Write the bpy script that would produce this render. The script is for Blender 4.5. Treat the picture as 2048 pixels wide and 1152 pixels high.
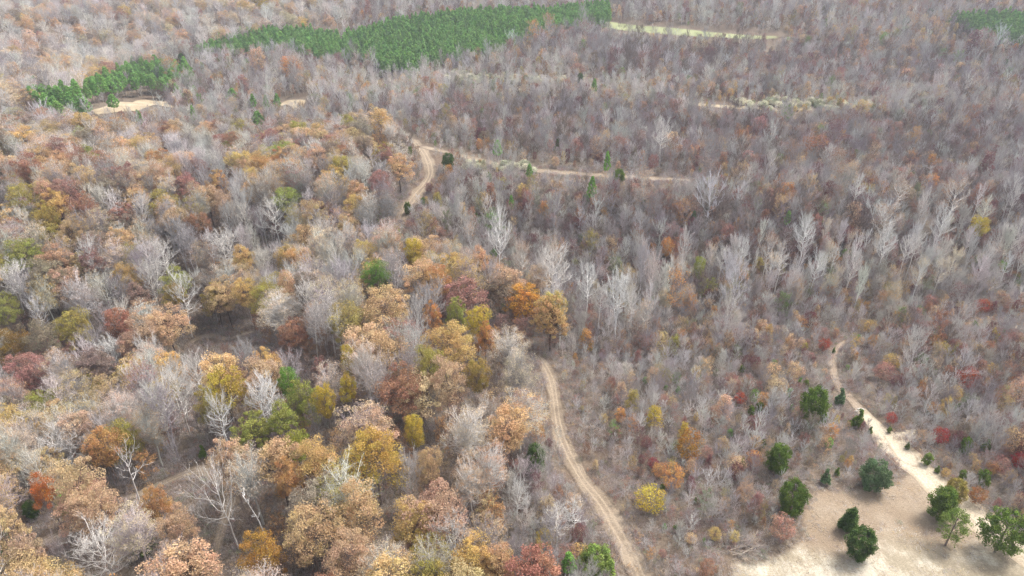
import bpy, math, random
import numpy as np

# ------------------------------------------------------------------ scene, camera, light
sc = bpy.context.scene
for o in list(bpy.data.objects):
    bpy.data.objects.remove(o)
sc.render.engine = 'CYCLES'
sc.render.resolution_x, sc.render.resolution_y = 1024, 576

PW, PH, FPX = 2048.0, 1152.0, 1384.0
CZ, PITCH = 100.0, math.radians(29.0)
cam = bpy.data.cameras.new('camera')
cam.sensor_fit = 'HORIZONTAL'; cam.sensor_width = 36.0
cam.lens = 36.0 * FPX / PW
cam.clip_start = 1.0; cam.clip_end = 20000.0
camo = bpy.data.objects.new('camera', cam)
camo.location = (0, 0, CZ)
camo.rotation_euler = (math.pi / 2 - PITCH, 0, 0)
sc.collection.objects.link(camo)
sc.camera = camo

SUN_EL, SUN_AZ = math.radians(60), math.radians(62)   # high soft sun ahead and right of the camera
w = bpy.data.worlds.new('World'); sc.world = w; w.use_nodes = True
nt = w.node_tree; nt.nodes.clear()
sky = nt.nodes.new('ShaderNodeTexSky'); sky.sky_type = 'NISHITA'; sky.sun_disc = False
sky.sun_elevation = SUN_EL; sky.sun_rotation = SUN_AZ
sky.air_density = 1.0; sky.dust_density = 4.0; sky.ozone_density = 1.0
hs = nt.nodes.new('ShaderNodeHueSaturation'); hs.inputs['Saturation'].default_value = 0.5   # overcast: nearly grey sky
bg = nt.nodes.new('ShaderNodeBackground'); bg.inputs['Strength'].default_value = 0.15
wo = nt.nodes.new('ShaderNodeOutputWorld')
nt.links.new(sky.outputs[0], hs.inputs['Color']); nt.links.new(hs.outputs[0], bg.inputs['Color'])
nt.links.new(bg.outputs[0], wo.inputs['Surface'])
sl = bpy.data.lights.new('sun', 'SUN'); sl.energy = 1.8; sl.angle = math.radians(18); sl.color = (1.0, 0.98, 0.96)
so = bpy.data.objects.new('sun', sl); sc.collection.objects.link(so)
from mathutils import Vector
sd = Vector((math.sin(SUN_AZ) * math.cos(SUN_EL), math.cos(SUN_AZ) * math.cos(SUN_EL), math.sin(SUN_EL)))
so.rotation_euler = (-sd).to_track_quat('-Z', 'Y').to_euler()
so.location = (0, 0, 400)
vs = sc.view_settings
vs.view_transform = 'Standard'; vs.look = 'None'; vs.exposure = 1.22; vs.gamma = 1.0; vs.use_curve_mapping = False
sc.cycles.use_denoising = True
sc.cycles.denoiser = 'OPENIMAGEDENOISE'; sc.cycles.denoising_input_passes = 'RGB_ALBEDO_NORMAL'; sc.cycles.denoising_prefilter = 'NONE'
sc.cycles.max_bounces = 4; sc.cycles.diffuse_bounces = 2; sc.cycles.volume_bounces = 0
sc.cycles.transmission_bounces = 2; sc.cycles.glossy_bounces = 1

RNG = np.random.default_rng(7)
random.seed(7)

# ------------------------------------------------------------------ photo pixel <-> world
cp, sp = math.cos(PITCH), math.sin(PITCH)
def ray(u, v):
    a = (u - PW / 2) / FPX; b = (PH / 2 - v) / FPX
    return np.array([a, cp + b * sp, -sp + b * cp])           # depth 1 along the view axis
def project(x, y, z):
    Z = y * cp - (z - CZ) * sp
    return PW / 2 + FPX * x / Z, PH / 2 - FPX * (y * sp + (z - CZ) * cp) / Z, Z

# ------------------------------------------------------------------ terrain
CTRL = [  # photo x, photo y, height of the ground there
 (1900,1100,0),(1600,1000,0),(1300,1100,-1),(1200,950,-1),(900,1100,1),(700,900,3),(450,1100,-3),(430,950,-2),
 (200,1100,-6),(0,1100,-8),(700,750,2),(850,650,3),(600,660,-1),(400,720,-13),(200,800,-17),(0,880,-20),(540,600,-10),
 (300,600,-6),(100,600,-2),(0,400,11),(200,400,9),(400,450,3),(450,350,1),(300,280,9),(600,400,7),(700,350,10),
 (790,290,12),(1000,640,-3),(1100,700,-2),(1250,650,-6),(1500,640,-6),(1800,640,-5),(2040,620,-6),(1250,600,-9),
 (1500,585,-11),(1800,560,-11),(2040,530,-10),(1000,480,1),(1250,480,2),(1500,480,2),(1750,480,-1),(2000,430,1),
 (860,300,12),(1100,345,12),(1300,360,11),(1480,372,9),(1650,400,5),(1000,270,-1),(1300,310,0),(1550,330,-1),
 (1800,340,-3),(2040,330,-3),(1000,165,8),(1370,205,6),(1600,205,6),(1850,230,4),(1500,170,-3),(1800,170,-2),(1500,100,7),
 (1370,60,14),(1200,50,14),(1560,70,12),(1370,28,4),(1370,0,14),(800,130,5),(900,30,25),(540,62,13),(450,100,7),
 (1220,10,24),(1000,80,13),(700,22,5),(100,150,4),(200,215,11),(330,205,11),(100,200,7),(200,130,-1),(100,80,11),
 (400,50,13),(200,20,9),(0,0,14),(500,28,-2),(600,205,9),(500,170,3),(1980,50,18),(1900,92,9),(2040,20,22),(1800,20,8),
 (600,250,4),(450,250,-2),(0,250,8),(1780,780,0),(1400,800,0),(2040,800,0),(1150,240,3),(720,200,5),(-300,600,4),
 (-300,250,10),(-300,1100,-6),(2350,600,-4),(2350,300,0),(2350,1100,1),(1024,1400,0),(0,1400,-6),(2048,1400,1),
 (2300,60,14),(-300,60,12)]
cpts = []
CTRL = [(u, v, min(25, 4 + (h - 4)*1.45) if (v < 260 or (v < 345 and h < 4)) else h) for (u, v, h) in CTRL]
for (u, v, h) in CTRL:
    d = ray(u, v); t = (h - CZ) / d[2]
    cpts.append((d[0] * t / 100, d[1] * t / 100, h))
cpts = np.array(cpts)
def _phi(r2): return np.where(r2 > 1e-12, 0.5 * r2 * np.log(np.maximum(r2, 1e-12)), 0)
N = len(cpts)
K = _phi(((cpts[:, None, :2] - cpts[None, :, :2]) ** 2).sum(-1)) + np.eye(N) * 0.02
Pm = np.hstack([np.ones((N, 1)), cpts[:, :2]])
A = np.block([[K, Pm], [Pm.T, np.zeros((3, 3))]])
sol = np.linalg.solve(A, np.concatenate([cpts[:, 2], np.zeros(3)]))
def _sm(a, b, x):
    t = np.clip((x - a) / (b - a), 0, 1); return t * t * (3 - 2 * t)
def height_raw(x, y):
    X = np.asarray(x, float).ravel() / 100; Y = np.asarray(y, float).ravel() / 100
    out = np.empty(len(X))
    for i in range(0, len(X), 20000):
        a = X[i:i+20000]; b = Y[i:i+20000]
        r2 = (a[:, None] - cpts[None, :, 0]) ** 2 + (b[:, None] - cpts[None, :, 1]) ** 2
        out[i:i+20000] = _phi(r2) @ sol[:N] + sol[N] + sol[N+1] * a + sol[N+2] * b
    X = X * 100; Y = Y * 100
    wgt = 1 - np.clip(_sm(780, 1000, Y) + _sm(0, 200, np.abs(X) - 150 - np.maximum(Y, 0) * 0.85) + _sm(60, -60, Y), 0, 1)
    far = 12 + 8 * np.sin(X / 170 + 1) * np.cos(Y / 140) + 5 * np.sin((X + Y) / 95)
    far = far * _sm(40, 500, Y + np.abs(X))
    out = np.clip(out, -25, 40) * wgt + far * (1 - wgt)
    und = 0.7 * np.sin(X / 9.0 + 2 * np.sin(Y / 21.0)) * np.cos(Y / 11.0) + 1.0 * np.sin(X / 23.0 + 1.3) * np.sin(Y / 19.0 + np.sin(X / 31.0))
    flat = np.exp(-(((X - 62) / 32) ** 2 + ((Y - 92) / 24) ** 2))
    return out + und * (1 - 0.8 * flat)
GX = np.unique(np.concatenate([np.arange(-3600, -900, 100.), np.arange(-900, -260, 10.), np.arange(-260, 260.1, 2.5), np.arange(270, 900, 10.), np.arange(900, 3601, 100.)]))
GY = np.unique(np.concatenate([np.arange(-600, 50, 25.), np.arange(50, 420, 2.5), np.arange(420, 1100, 8.), np.arange(1100, 4201, 100.)]))
mx, my = np.meshgrid(GX, GY)
GH = height_raw(mx, my).reshape(mx.shape)
def ground(x, y):
    x = np.asarray(x, float); y = np.asarray(y, float)
    i = np.clip(np.searchsorted(GX, x) - 1, 0, len(GX) - 2); j = np.clip(np.searchsorted(GY, y) - 1, 0, len(GY) - 2)
    a = np.clip((x - GX[i]) / (GX[i+1] - GX[i]), 0, 1); b = np.clip((y - GY[j]) / (GY[j+1] - GY[j]), 0, 1)
    return (GH[j, i] * (1-a) * (1-b) + GH[j, i+1] * a * (1-b) + GH[j+1, i] * (1-a) * b + GH[j+1, i+1] * a * b)
TT = np.concatenate([np.arange(40, 400, 0.5), np.arange(400, 1600, 1.5)])
def hit(u, v, up=0.0):
    """world point on the ground whose point 'up' metres above shows at photo pixel (u, v)"""
    d = ray(u, v)
    z = CZ + d[2] * TT - up - ground(d[0] * TT, d[1] * TT)
    k = np.argmax(z < 0)
    if k == 0: k = len(TT) - 1
    t0, t1 = TT[max(k-1, 0)], TT[k]; z0, z1 = z[max(k-1, 0)], z[k]
    t = t0 + (t1 - t0) * (z0 / (z0 - z1) if z0 != z1 else 0)
    return d[0] * t, d[1] * t, t
def inpoly(px, py, poly):
    px = np.asarray(px, float); py = np.asarray(py, float)
    r = np.zeros(px.shape, bool); n = len(poly)
    for i in range(n):
        x0, y0 = poly[i]; x1, y1 = poly[(i+1) % n]
        c = ((y0 > py) != (y1 > py))
        r ^= c & (px < (x1 - x0) * (py - y0) / ((y1 - y0) if y1 != y0 else 1e-9) + x0)
    return r
def dist_poly(x, y, pts):
    """distance to a polyline"""
    x = np.asarray(x, float); y = np.asarray(y, float); d = np.full(x.shape, 1e9)
    for (a, b) in zip(pts[:-1], pts[1:]):
        ax, ay = a[:2]; bx, by = b[:2]; L = (bx-ax)**2 + (by-ay)**2 + 1e-9
        t = np.clip(((x-ax)*(bx-ax) + (y-ay)*(by-ay)) / L, 0, 1)
        d = np.minimum(d, np.hypot(x - ax - t*(bx-ax), y - ay - t*(by-ay)))
    return d

# ------------------------------------------------------------------ small helpers
def lin(c):
    return tuple(((x/255)/12.92 if x/255 <= 0.04045 else ((x/255+0.055)/1.055)**2.4) for x in c)
def tag(o, label=None, cat=None, group=None, kind=None):
    if label: o['label'] = label
    if cat: o['category'] = cat
    if group: o['group'] = group
    if kind: o['kind'] = kind
    return o
def link(o, parent=None):
    sc.collection.objects.link(o)
    if parent is not None: o.parent = parent
    return o
def new_mesh(name, verts, faces, mats, fmat=None, attrs=None, smooth=False):
    """verts (n,3); faces list of int arrays (m,k)"""
    me = bpy.data.meshes.new(name)
    verts = np.asarray(verts, np.float32)
    tot = sum(len(f) for f in faces); loops = sum(f.size for f in faces)
    me.vertices.add(len(verts)); me.vertices.foreach_set('co', verts.ravel())
    me.loops.add(loops); me.polygons.add(tot)
    me.loops.foreach_set('vertex_index', np.concatenate([f.ravel() for f in faces]).astype(np.int32))
    sizes = np.concatenate([np.full(len(f), f.shape[1]) for f in faces])
    me.polygons.foreach_set('loop_start', np.concatenate([[0], np.cumsum(sizes)[:-1]]).astype(np.int32))
    for m in mats: me.materials.append(m)
    if fmat is not None: me.polygons.foreach_set('material_index', np.asarray(fmat, np.int32))
    me.polygons.foreach_set('use_smooth', np.full(tot, smooth))
    for k, (dom, arr) in (attrs or {}).items():
        a = me.attributes.new(k, 'FLOAT', dom); a.data.foreach_set('value', np.asarray(arr, np.float32))
    me.update(calc_edges=True); me.validate()
    return me

# ------------------------------------------------------------------ materials
def mat(name):
    m = bpy.data.materials.new(name); m.use_nodes = True
    n = m.node_tree; n.nodes.clear()
    return m, n, (lambda t, **k: _node(n, t, **k)), n.links.new
def _node(n, t, **k):
    x = n.nodes.new(t)
    for a, b in k.items(): setattr(x, a, b)
    return x
def ramp(N_, stops):
    r = N_('ShaderNodeValToRGB'); e = r.color_ramp.elements
    while len(e) < len(stops): e.new(0.5)
    for el, (p, c) in zip(e, stops): el.position = p; el.color = (*lin(c), 1) if len(c) == 3 else c
    return r
def noise(N_, L, vec, scale, detail=4, rough=0.6):
    x = N_('ShaderNodeTexNoise'); x.inputs['Scale'].default_value = scale; x.inputs['Detail'].default_value = detail
    x.inputs['Roughness'].default_value = rough; L(vec, x.inputs['Vector']); return x
def mixc(N_, L, f, a, b, mode='MIX'):
    x = N_('ShaderNodeMix', data_type='RGBA', blend_type=mode)
    for s, val in ((x.inputs[0], f), (x.inputs[6], a), (x.inputs[7], b)):
        if isinstance(val, (int, float)): s.default_value = val
        elif isinstance(val, tuple): s.default_value = (*val[:3], 1)
        else: L(val, s)
    return x.outputs[2]
def litter(N_, L, pos):
    """forest floor: fallen leaves, dull grass, dark humus"""
    a = noise(N_, L, pos, 0.05, 3); b = noise(N_, L, pos, 1.7, 5, 0.75); c = noise(N_, L, pos, 0.22, 4)
    r1 = ramp(N_, [(0.3, (78, 69, 58)), (0.5, (104, 92, 78)), (0.7, (130, 116, 98))]); L(b.outputs[0], r1.inputs[0])
    r2 = ramp(N_, [(0.42, (0, 0, 0)), (0.62, (255, 255, 255))]); L(a.outputs[0], r2.inputs[0])
    g = ramp(N_, [(0.3, (84, 74, 54)), (0.7, (128, 112, 86))]); L(b.outputs[0], g.inputs[0])
    r3 = ramp(N_, [(0.5, (0, 0, 0)), (0.72, (140, 140, 140))]); L(c.outputs[0], r3.inputs[0])
    x = mixc(N_, L, r3.outputs[0], r1.outputs[0], g.outputs[0])
    return mixc(N_, L, r2.outputs[0], x, mixc(N_, L, 0.35, x, lin((96, 72, 58))))
def finish(N_, L, col, rough=0.9, bump=None, bs=0.3):
    p = N_('ShaderNodeBsdfPrincipled'); p.inputs['Roughness'].default_value = rough
    p.inputs['Specular IOR Level'].default_value = 0.2
    L(col, p.inputs['Base Color'])
    if bump is not None:
        bb = N_('ShaderNodeBump'); bb.inputs['Strength'].default_value = bs; bb.inputs['Distance'].default_value = 0.3
        L(bump, bb.inputs['Height']); L(bb.outputs[0], p.inputs['Normal'])
    o = N_('ShaderNodeOutputMaterial'); L(p.outputs[0], o.inputs[0]); return p
M_ground, n_, N_, L = mat('forest_floor')
geo = N_('ShaderNodeNewGeometry'); cg = litter(N_, L, geo.outputs['Position'])
finish(N_, L, cg, bump=noise(N_, L, geo.outputs['Position'], 1.2, 5, .7).outputs[0], bs=.8)

def dirt_mat(name, lo, mid, hi, ruts=0.0, stripes=False, rim=None):
    m, n_, N_, L = mat(name)
    geo = N_('ShaderNodeNewGeometry'); pos = geo.outputs['Position']
    a = noise(N_, L, pos, 0.12, 5, .6); b = noise(N_, L, pos, 2.6, 5, .8)
    mv = N_('ShaderNodeMath', operation='MULTIPLY_ADD'); L(b.outputs[0], mv.inputs[0]); mv.inputs[1].default_value = 0.45
    L(a.outputs[0], mv.inputs[2])
    r = ramp(N_, [(0.55, lo), (0.72, mid), (0.86, hi)]); L(mv.outputs[0], r.inputs[0])
    col = r.outputs[0]
    if ruts > 0:                                  # worn wheel lines, 'across' runs 0..1 over the track
        at = N_('ShaderNodeAttribute', attribute_name='across'); 
        rr = ramp(N_, [(0.0, (0, 0, 0)), (0.2, (40, 40, 40)), (0.30, (255, 255, 255)), (0.42, (30, 30, 30)), (0.58, (30, 30, 30)), (0.70, (255, 255, 255)), (0.8, (40, 40, 40)), (1, (0, 0, 0))])
        L(at.outputs['Fac'], rr.inputs[0])
        k = N_('ShaderNodeMath', operation='MULTIPLY'); L(rr.outputs[0], k.inputs[0]); k.inputs[1].default_value = ruts
        gr = ramp(N_, [(0.3, tuple(int(c*.72) for c in lo)), (0.7, mid)]); L(b.outputs[0], gr.inputs[0])
        base = mixc(N_, L, 0.55, col, gr.outputs[0])
        hh = ramp(N_, [(0.3, mid), (0.7, hi)]); L(b.outputs[0], hh.inputs[0])
        col = mixc(N_, L, k.outputs[0], base, hh.outputs[0])
    if stripes:                                   # scraped bulldozer strokes
        mp = N_('ShaderNodeMapping'); mp.inputs['Rotation'].default_value = (0, 0, math.radians(-33)); mp.inputs['Scale'].default_value = (0.9, 0.07, 1)
        wq = noise(N_, L, pos, 0.15, 3); L(mixc(N_, L, 0.12, pos, wq.outputs['Color'], 'ADD'), mp.inputs['Vector']); st = noise(N_, L, mp.outputs[0], 0.5, 6, .8)
        sr = ramp(N_, [(0.42, (0, 0, 0)), (0.66, (255, 255, 255))]); L(st.outputs[0], sr.inputs[0])
        k = N_('ShaderNodeMath', operation='MULTIPLY'); L(sr.outputs[0], k.inputs[0]); k.inputs[1].default_value = 0.6
        col = mixc(N_, L, k.outputs[0], col, lin(lo))
        wn = N_('ShaderNodeAttribute', attribute_name='worn')
        col = mixc(N_, L, wn.outputs['Fac'], mixc(N_, L, 0.8, col, mixc(N_, L, b.outputs[0], lin((100, 84, 70)), lin((160, 140, 116)))), col)
    e = N_('ShaderNodeAttribute', attribute_name='edge')     # 0 at the rim, 1 inside: soil thins into leaf litter
    en = noise(N_, L, pos, 0.9, 6, .85)
    s1 = N_('ShaderNodeMath', operation='SUBTRACT'); L(e.outputs['Fac'], s1.inputs[0]); L(en.outputs[0], s1.inputs[1])
    s2 = N_('ShaderNodeMath', operation='MULTIPLY_ADD', use_clamp=True); L(s1.outputs[0], s2.inputs[0]); s2.inputs[1].default_value = 3; s2.inputs[2].default_value = 0.5
    col = mixc(N_, L, s2.outputs[0], litter(N_, L, pos) if rim is None else mixc(N_, L, b.outputs[0], lin(rim), lin(mid)), col)
    finish(N_, L, col, bump=b.outputs[0], bs=.5)
    return m
M_track = dirt_mat('dirt_track', (112, 98, 82), (140, 124, 104), (172, 156, 134), ruts=0.8)
M_redtrack = dirt_mat('red_dirt_track', (118, 100, 84), (146, 128, 108), (172, 156, 136), ruts=0.6)
M_paletrack = dirt_mat('pale_dirt_road', (158, 142, 118), (188, 174, 150), (210, 198, 176), ruts=0.25, rim=(132, 114, 92))
M_clear = dirt_mat('cleared_soil', (118, 107, 88), (154, 142, 120), (190, 181, 162), stripes=True)
M_sand = dirt_mat('sandy_field', (140, 124, 100), (156, 140, 114), (172, 156, 130))
M_field = dirt_mat('grass_field', (118, 124, 84), (134, 138, 98), (148, 150, 110))

def tree_mat(name, prop, lo, hi, sat=0.06, rough=0.75, trans=0.0):
    """colour comes with the tree ('tint' or 'bark' value of the object / instance), varied per leaf and clump"""
    m, n_, N_, L = mat(name)
    a = N_('ShaderNodeAttribute', attribute_name=prop, attribute_type='INSTANCER')
    v = N_('ShaderNodeAttribute', attribute_name='var')
    mr = N_('ShaderNodeMapRange'); L(v.outputs['Fac'], mr.inputs[0]); mr.inputs[3].default_value = lo; mr.inputs[4].default_value = hi
    h = N_('ShaderNodeHueSaturation'); L(a.outputs['Color'], h.inputs['Color']); L(mr.outputs[0], h.inputs['Value'])
    if sat:
        v2 = N_('ShaderNodeAttribute', attribute_name='hue')
        m2 = N_('ShaderNodeMapRange'); L(v2.outputs['Fac'], m2.inputs[0]); m2.inputs[3].default_value = 0.5 - sat; m2.inputs[4].default_value = 0.5 + sat
        L(m2.outputs[0], h.inputs['Hue'])
    p = N_('ShaderNodeBsdfPrincipled'); p.inputs['Roughness'].default_value = rough; p.inputs['Specular IOR Level'].default_value = 0.15
    L(h.outputs[0], p.inputs['Base Color']); o = N_('ShaderNodeOutputMaterial')
    if trans:
        t = N_('ShaderNodeBsdfTranslucent'); L(h.outputs[0], t.inputs['Color'])
        x = N_('ShaderNodeMixShader'); x.inputs[0].default_value = trans; L(p.outputs[0], x.inputs[1]); L(t.outputs[0], x.inputs[2]); L(x.outputs[0], o.inputs[0])
    else: L(p.outputs[0], o.inputs[0])
    return m
M_leaf = tree_mat('autumn_leaves', 'tint', 0.66, 1.34, 0.022, trans=0.3)
M_needle = tree_mat('needles', 'tint', 0.5, 1.5, 0.02, trans=0.1)
M_bark = tree_mat('bark', 'bark', 0.92, 1.25, 0.0)   # 'var' runs from fine dark twigs to pale stems

# ------------------------------------------------------------------ ground and tracks
def grid_faces(nx, ny):
    i = np.arange(nx - 1)[None, :]; j = np.arange(ny - 1)[:, None]; a = (j * nx + i).ravel()
    return np.stack([a, a + 1, a + nx + 1, a + nx], 1)
gm = new_mesh('ground', np.stack([mx.ravel(), my.ravel(), GH.ravel()], 1), [grid_faces(len(GX), len(GY))], [M_ground], smooth=True)
tag(link(bpy.data.objects.new('ground', gm)), kind='structure')

def resample(pts, step):
    pts = np.array(pts, float); 
    # Catmull-Rom smoothing
    out = []
    P = np.vstack([2*pts[0]-pts[1], pts, 2*pts[-1]-pts[-2]])
    for i in range(1, len(P) - 2):
        n = max(2, int(np.hypot(*(P[i+1]-P[i])[:2]) / step))
        for t in np.arange(n) / n:
            out.append(0.5 * ((2*P[i]) + (-P[i-1]+P[i+1])*t + (2*P[i-1]-5*P[i]+4*P[i+1]-P[i+2])*t*t + (-P[i-1]+3*P[i]-3*P[i+1]+P[i+2])*t**3))
    out.append(pts[-1]); return np.array(out)
TRACKS = []
def track(name, pix, material, lift=0.08):
    """pix: (photo x, photo y, width in metres)"""
    w3 = [(*hit(u, v)[:2], wd) for (u, v, wd) in pix]
    p = resample(w3, 1.0); TRACKS.append(p)
    d = np.gradient(p[:, :2], axis=0); d /= np.linalg.norm(d, axis=1)[:, None] + 1e-9
    nrm = np.stack([-d[:, 1], d[:, 0]], 1); K_ = 13
    off = np.linspace(-0.5, 0.5, K_)
    wob = 1 + 0.12 * np.sin(np.arange(len(p)) * 0.31) + 0.07 * np.sin(np.arange(len(p)) * 0.83)
    X = p[:, 0, None] + nrm[:, 0, None] * off[None] * (p[:, 2] * 1.6 * wob)[:, None]
    Y = p[:, 1, None] + nrm[:, 1, None] * off[None] * (p[:, 2] * 1.6 * wob)[:, None]
    Z = ground(X, Y) + lift
    e = np.clip((0.5 - np.abs(off)) / 0.22, 0, 1)
    ends = np.clip(np.minimum(np.arange(len(p)), np.arange(len(p))[::-1]) / 4, 0, 1)
    E = (e[None] * ends[:, None])
    ac = np.repeat(np.linspace(-0.3, 1.3, K_)[None], len(p), 0)
    me = new_mesh(name, np.stack([X.ravel(), Y.ravel(), Z.ravel()], 1), [grid_faces(K_, len(p))[:, ::-1]], [material],
                  attrs={'edge': ('POINT', E.ravel()), 'across': ('POINT', np.clip(ac, 0, 1).ravel())}, smooth=True)
    return tag(link(bpy.data.objects.new(name, me)), kind='structure')
def patch(name, poly_px, material, lift=0.05, step=1.0, fade=3.0, worn=None):
    poly = [hit(u, v)[:2] for (u, v) in poly_px]
    poly = resample(poly + [poly[0]], 2.0)[:, :2]
    x0, y0 = poly.min(0) - 1; x1, y1 = poly.max(0) + 1
    xs = np.arange(x0, x1, step); ys = np.arange(y0, y1, step); X, Y = np.meshgrid(xs, ys)
    ins = inpoly(X.ravel(), Y.ravel(), [tuple(q) for q in poly])
    f = grid_faces(len(xs), len(ys)); f = f[ins[f].all(1)]
    used = np.unique(f); mp = np.full(X.size, -1); mp[used] = np.arange(len(used)); f = mp[f]
    x = X.ravel()[used]; y = Y.ravel()[used]
    e = np.clip(dist_poly(x, y, [tuple(q) for q in poly]) / fade, 0, 1)
    at = {'edge': ('POINT', e), 'across': ('POINT', np.full(len(e), 0.3))}
    if worn: at['worn'] = ('POINT', worn(x, y))
    me = new_mesh(name, np.stack([x, y, ground(x, y) + lift], 1), [f], [material], attrs=at, smooth=True)
    tag(link(bpy.data.objects.new(name, me)), kind='structure')
    return [tuple(q) for q in poly]
def worn_f(x, y):
    u, v, _ = project(x, y, ground(x, y))
    return np.clip((v - 1075 + 14*np.sin(x*.3) + 10*np.sin(y*.5+x*.2) + 0.03*(u-1700)) / 45, 0, 1)
CLEAR_PX = [(1440,1290),(1450,1170),(1448,1112),(1495,1116),(1540,1103),(1592,1068),(1587,1028),(1608,998),(1618,972),(1690,972),(1724,963),(1782,956),(1808,936),(1850,938),(1905,975),(1950,1010),(2000,1048),(2060,1090),(2200,1170),(2330,1230),(2300,1290)]
clear_poly = patch('cleared_ground', CLEAR_PX, M_clear, worn=worn_f, lift=0.06)
track('dirt_track', [(1350,1300,3.2),(1290,1170,3.2),(1262,1110,3.2),(1235,1062,3.1),(1205,1010,3.0),(1166,960,2.8),(1141,915,2.6),(1122,870,2.5),(1114,830,2.4),(1109,790,2.3),(1101,755,2.2),(1087,728,2.0),(1070,705,1.8)], M_track)
track('pale_dirt_road', [(2300,1270,5),(2120,1160,4.6),(2050,1106,4.4),(1998,1068,4.2),(1972,1050,4.0),(1934,1020,4.0),(1897,992,4.2),(1860,957,4.4),(1818,922,4.6),(1782,888,4.0),(1760,862,2.4),(1737,837,2.0),(1720,819,1.7)], M_paletrack, lift=0.11)
track('narrow_dirt_track', [(1737,837,1.8),(1719,818,1.6),(1700,796,1.5),(1679,775,1.6),(1669,752,1.5),(1665,724,1.4),(1668,706,1.3),(1680,690,1.2),(1698,679,1.0)], M_redtrack, lift=0.08)
patch('road_spur', [(1762,872),(1790,864),(1830,859),(1836,868),(1826,884),(1830,905),(1842,935),(1800,925)], M_paletrack, lift=0.16, step=0.6, fade=1.2)
track('hilltop_track', [(798,268,3.6),(818,278,3.4),(838,293,3.8),(852,312,3.6),(860,334,3.4),(860,352,3.3),(848,372,3.0),(830,394,3.6),(812,420,3.4),(798,448,3.2)], M_track)
track('ridge_track', [(838,292,3.2),(872,300,3.4),(905,307,3.2),(945,317,3.4),(1000,330,2.8),(1050,338,2.8),(1100,344,3.2),(1160,348,2.6),(1230,352,2.4),(1310,358,2.4),(1390,362,2.2)], M_track, lift=0.12)
track('far_track', [(1370,206,2.4),(1430,212,3),(1500,216,3.2),(1570,219,3),(1640,219,2.4)], M_sand)
track('creekside_track', [(1900,648,2.6),(1960,650,2.6),(2020,656,2.6),(2100,664,2.6)], M_track)
track('woodland_track', [(20,1130,2.1),(90,1082,2.1),(150,1052,1.9),(215,1010,1.6),(290,983,1.6),(340,960,1.8),(388,941,2.2),(425,944,2.4),(452,966,2.1),(460,1000,1.8),(446,1050,1.6),(434,1100,1.5),(430,1160,1.5),(425,1300,1.5)], M_track)
track('creek_bank', [(370,694,1.2),(395,677,1.4),(425,671,1.4),(455,678,1.4),(490,668,1.2),(520,660,1.0)], M_track)
SAND_PX = [(175,222),(215,208),(265,202),(320,202),(362,210),(300,216),(240,226),(190,231)]
sand_poly = patch('sandy_clearing', SAND_PX, M_sand, lift=0.15, step=1.5)
sand2 = patch('sandy_opening', [(548,212),(575,200),(615,199),(612,212),(580,218)], M_sand, lift=0.15, step=1.5)
FIELD_PX = [(1183,47),(1210,42),(1290,50),(1400,60),(1480,66),(1560,70),(1555,80),(1450,79),(1370,75),(1290,68),(1225,60),(1188,54)]
field_poly = patch('grass_field', FIELD_PX, M_field, lift=0.2, step=2.5, fade=5)
OPEN = [clear_poly, sand_poly, sand2, field_poly]

# ------------------------------------------------------------------ plant meshes
class Segs:
    def __init__(s): s.a = []; s.b = []; s.r = []; s.q = []
    def line(s, pts, r0, r1):
        n = len(pts) - 1
        for i in range(n):
            s.a.append(pts[i]); s.b.append(pts[i+1]); s.r.append(r0 + (r1-r0)*i/n); s.q.append(r0 + (r1-r0)*(i+1)/n)
    def mesh_arrays(s, sides):
        a = np.array(s.a, float); b = np.array(s.b, float); r = np.array(s.r); q = np.array(s.q)
        d = b - a; ln = np.linalg.norm(d, axis=1)[:, None] + 1e-9; d = d / ln
        ref = np.where(np.abs(d[:, 2:3]) > 0.9, np.array([[1., 0, 0]]), np.array([[0., 0, 1]]))
        e1 = np.cross(d, ref); e1 /= np.linalg.norm(e1, axis=1)[:, None] + 1e-9; e2 = np.cross(d, e1)
        b = b + d * np.minimum(q, 0.05)[:, None]
        V = []
        for k in range(sides):
            t = 2 * math.pi * k / sides; o = math.cos(t) * e1 + math.sin(t) * e2
            V.append(a + o * r[:, None]); V.append(b + o * q[:, None])
        V = np.stack(V, 1)                                   # (m, 2*sides, 3)
        m = len(a); base = (np.arange(m) * 2 * sides)[:, None]
        F = np.concatenate([base + np.array([[2*k, 2*((k+1) % sides), 2*((k+1) % sides)+1, 2*k+1]]) for k in range(sides)], 0)
        return V.reshape(-1, 3), F
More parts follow.
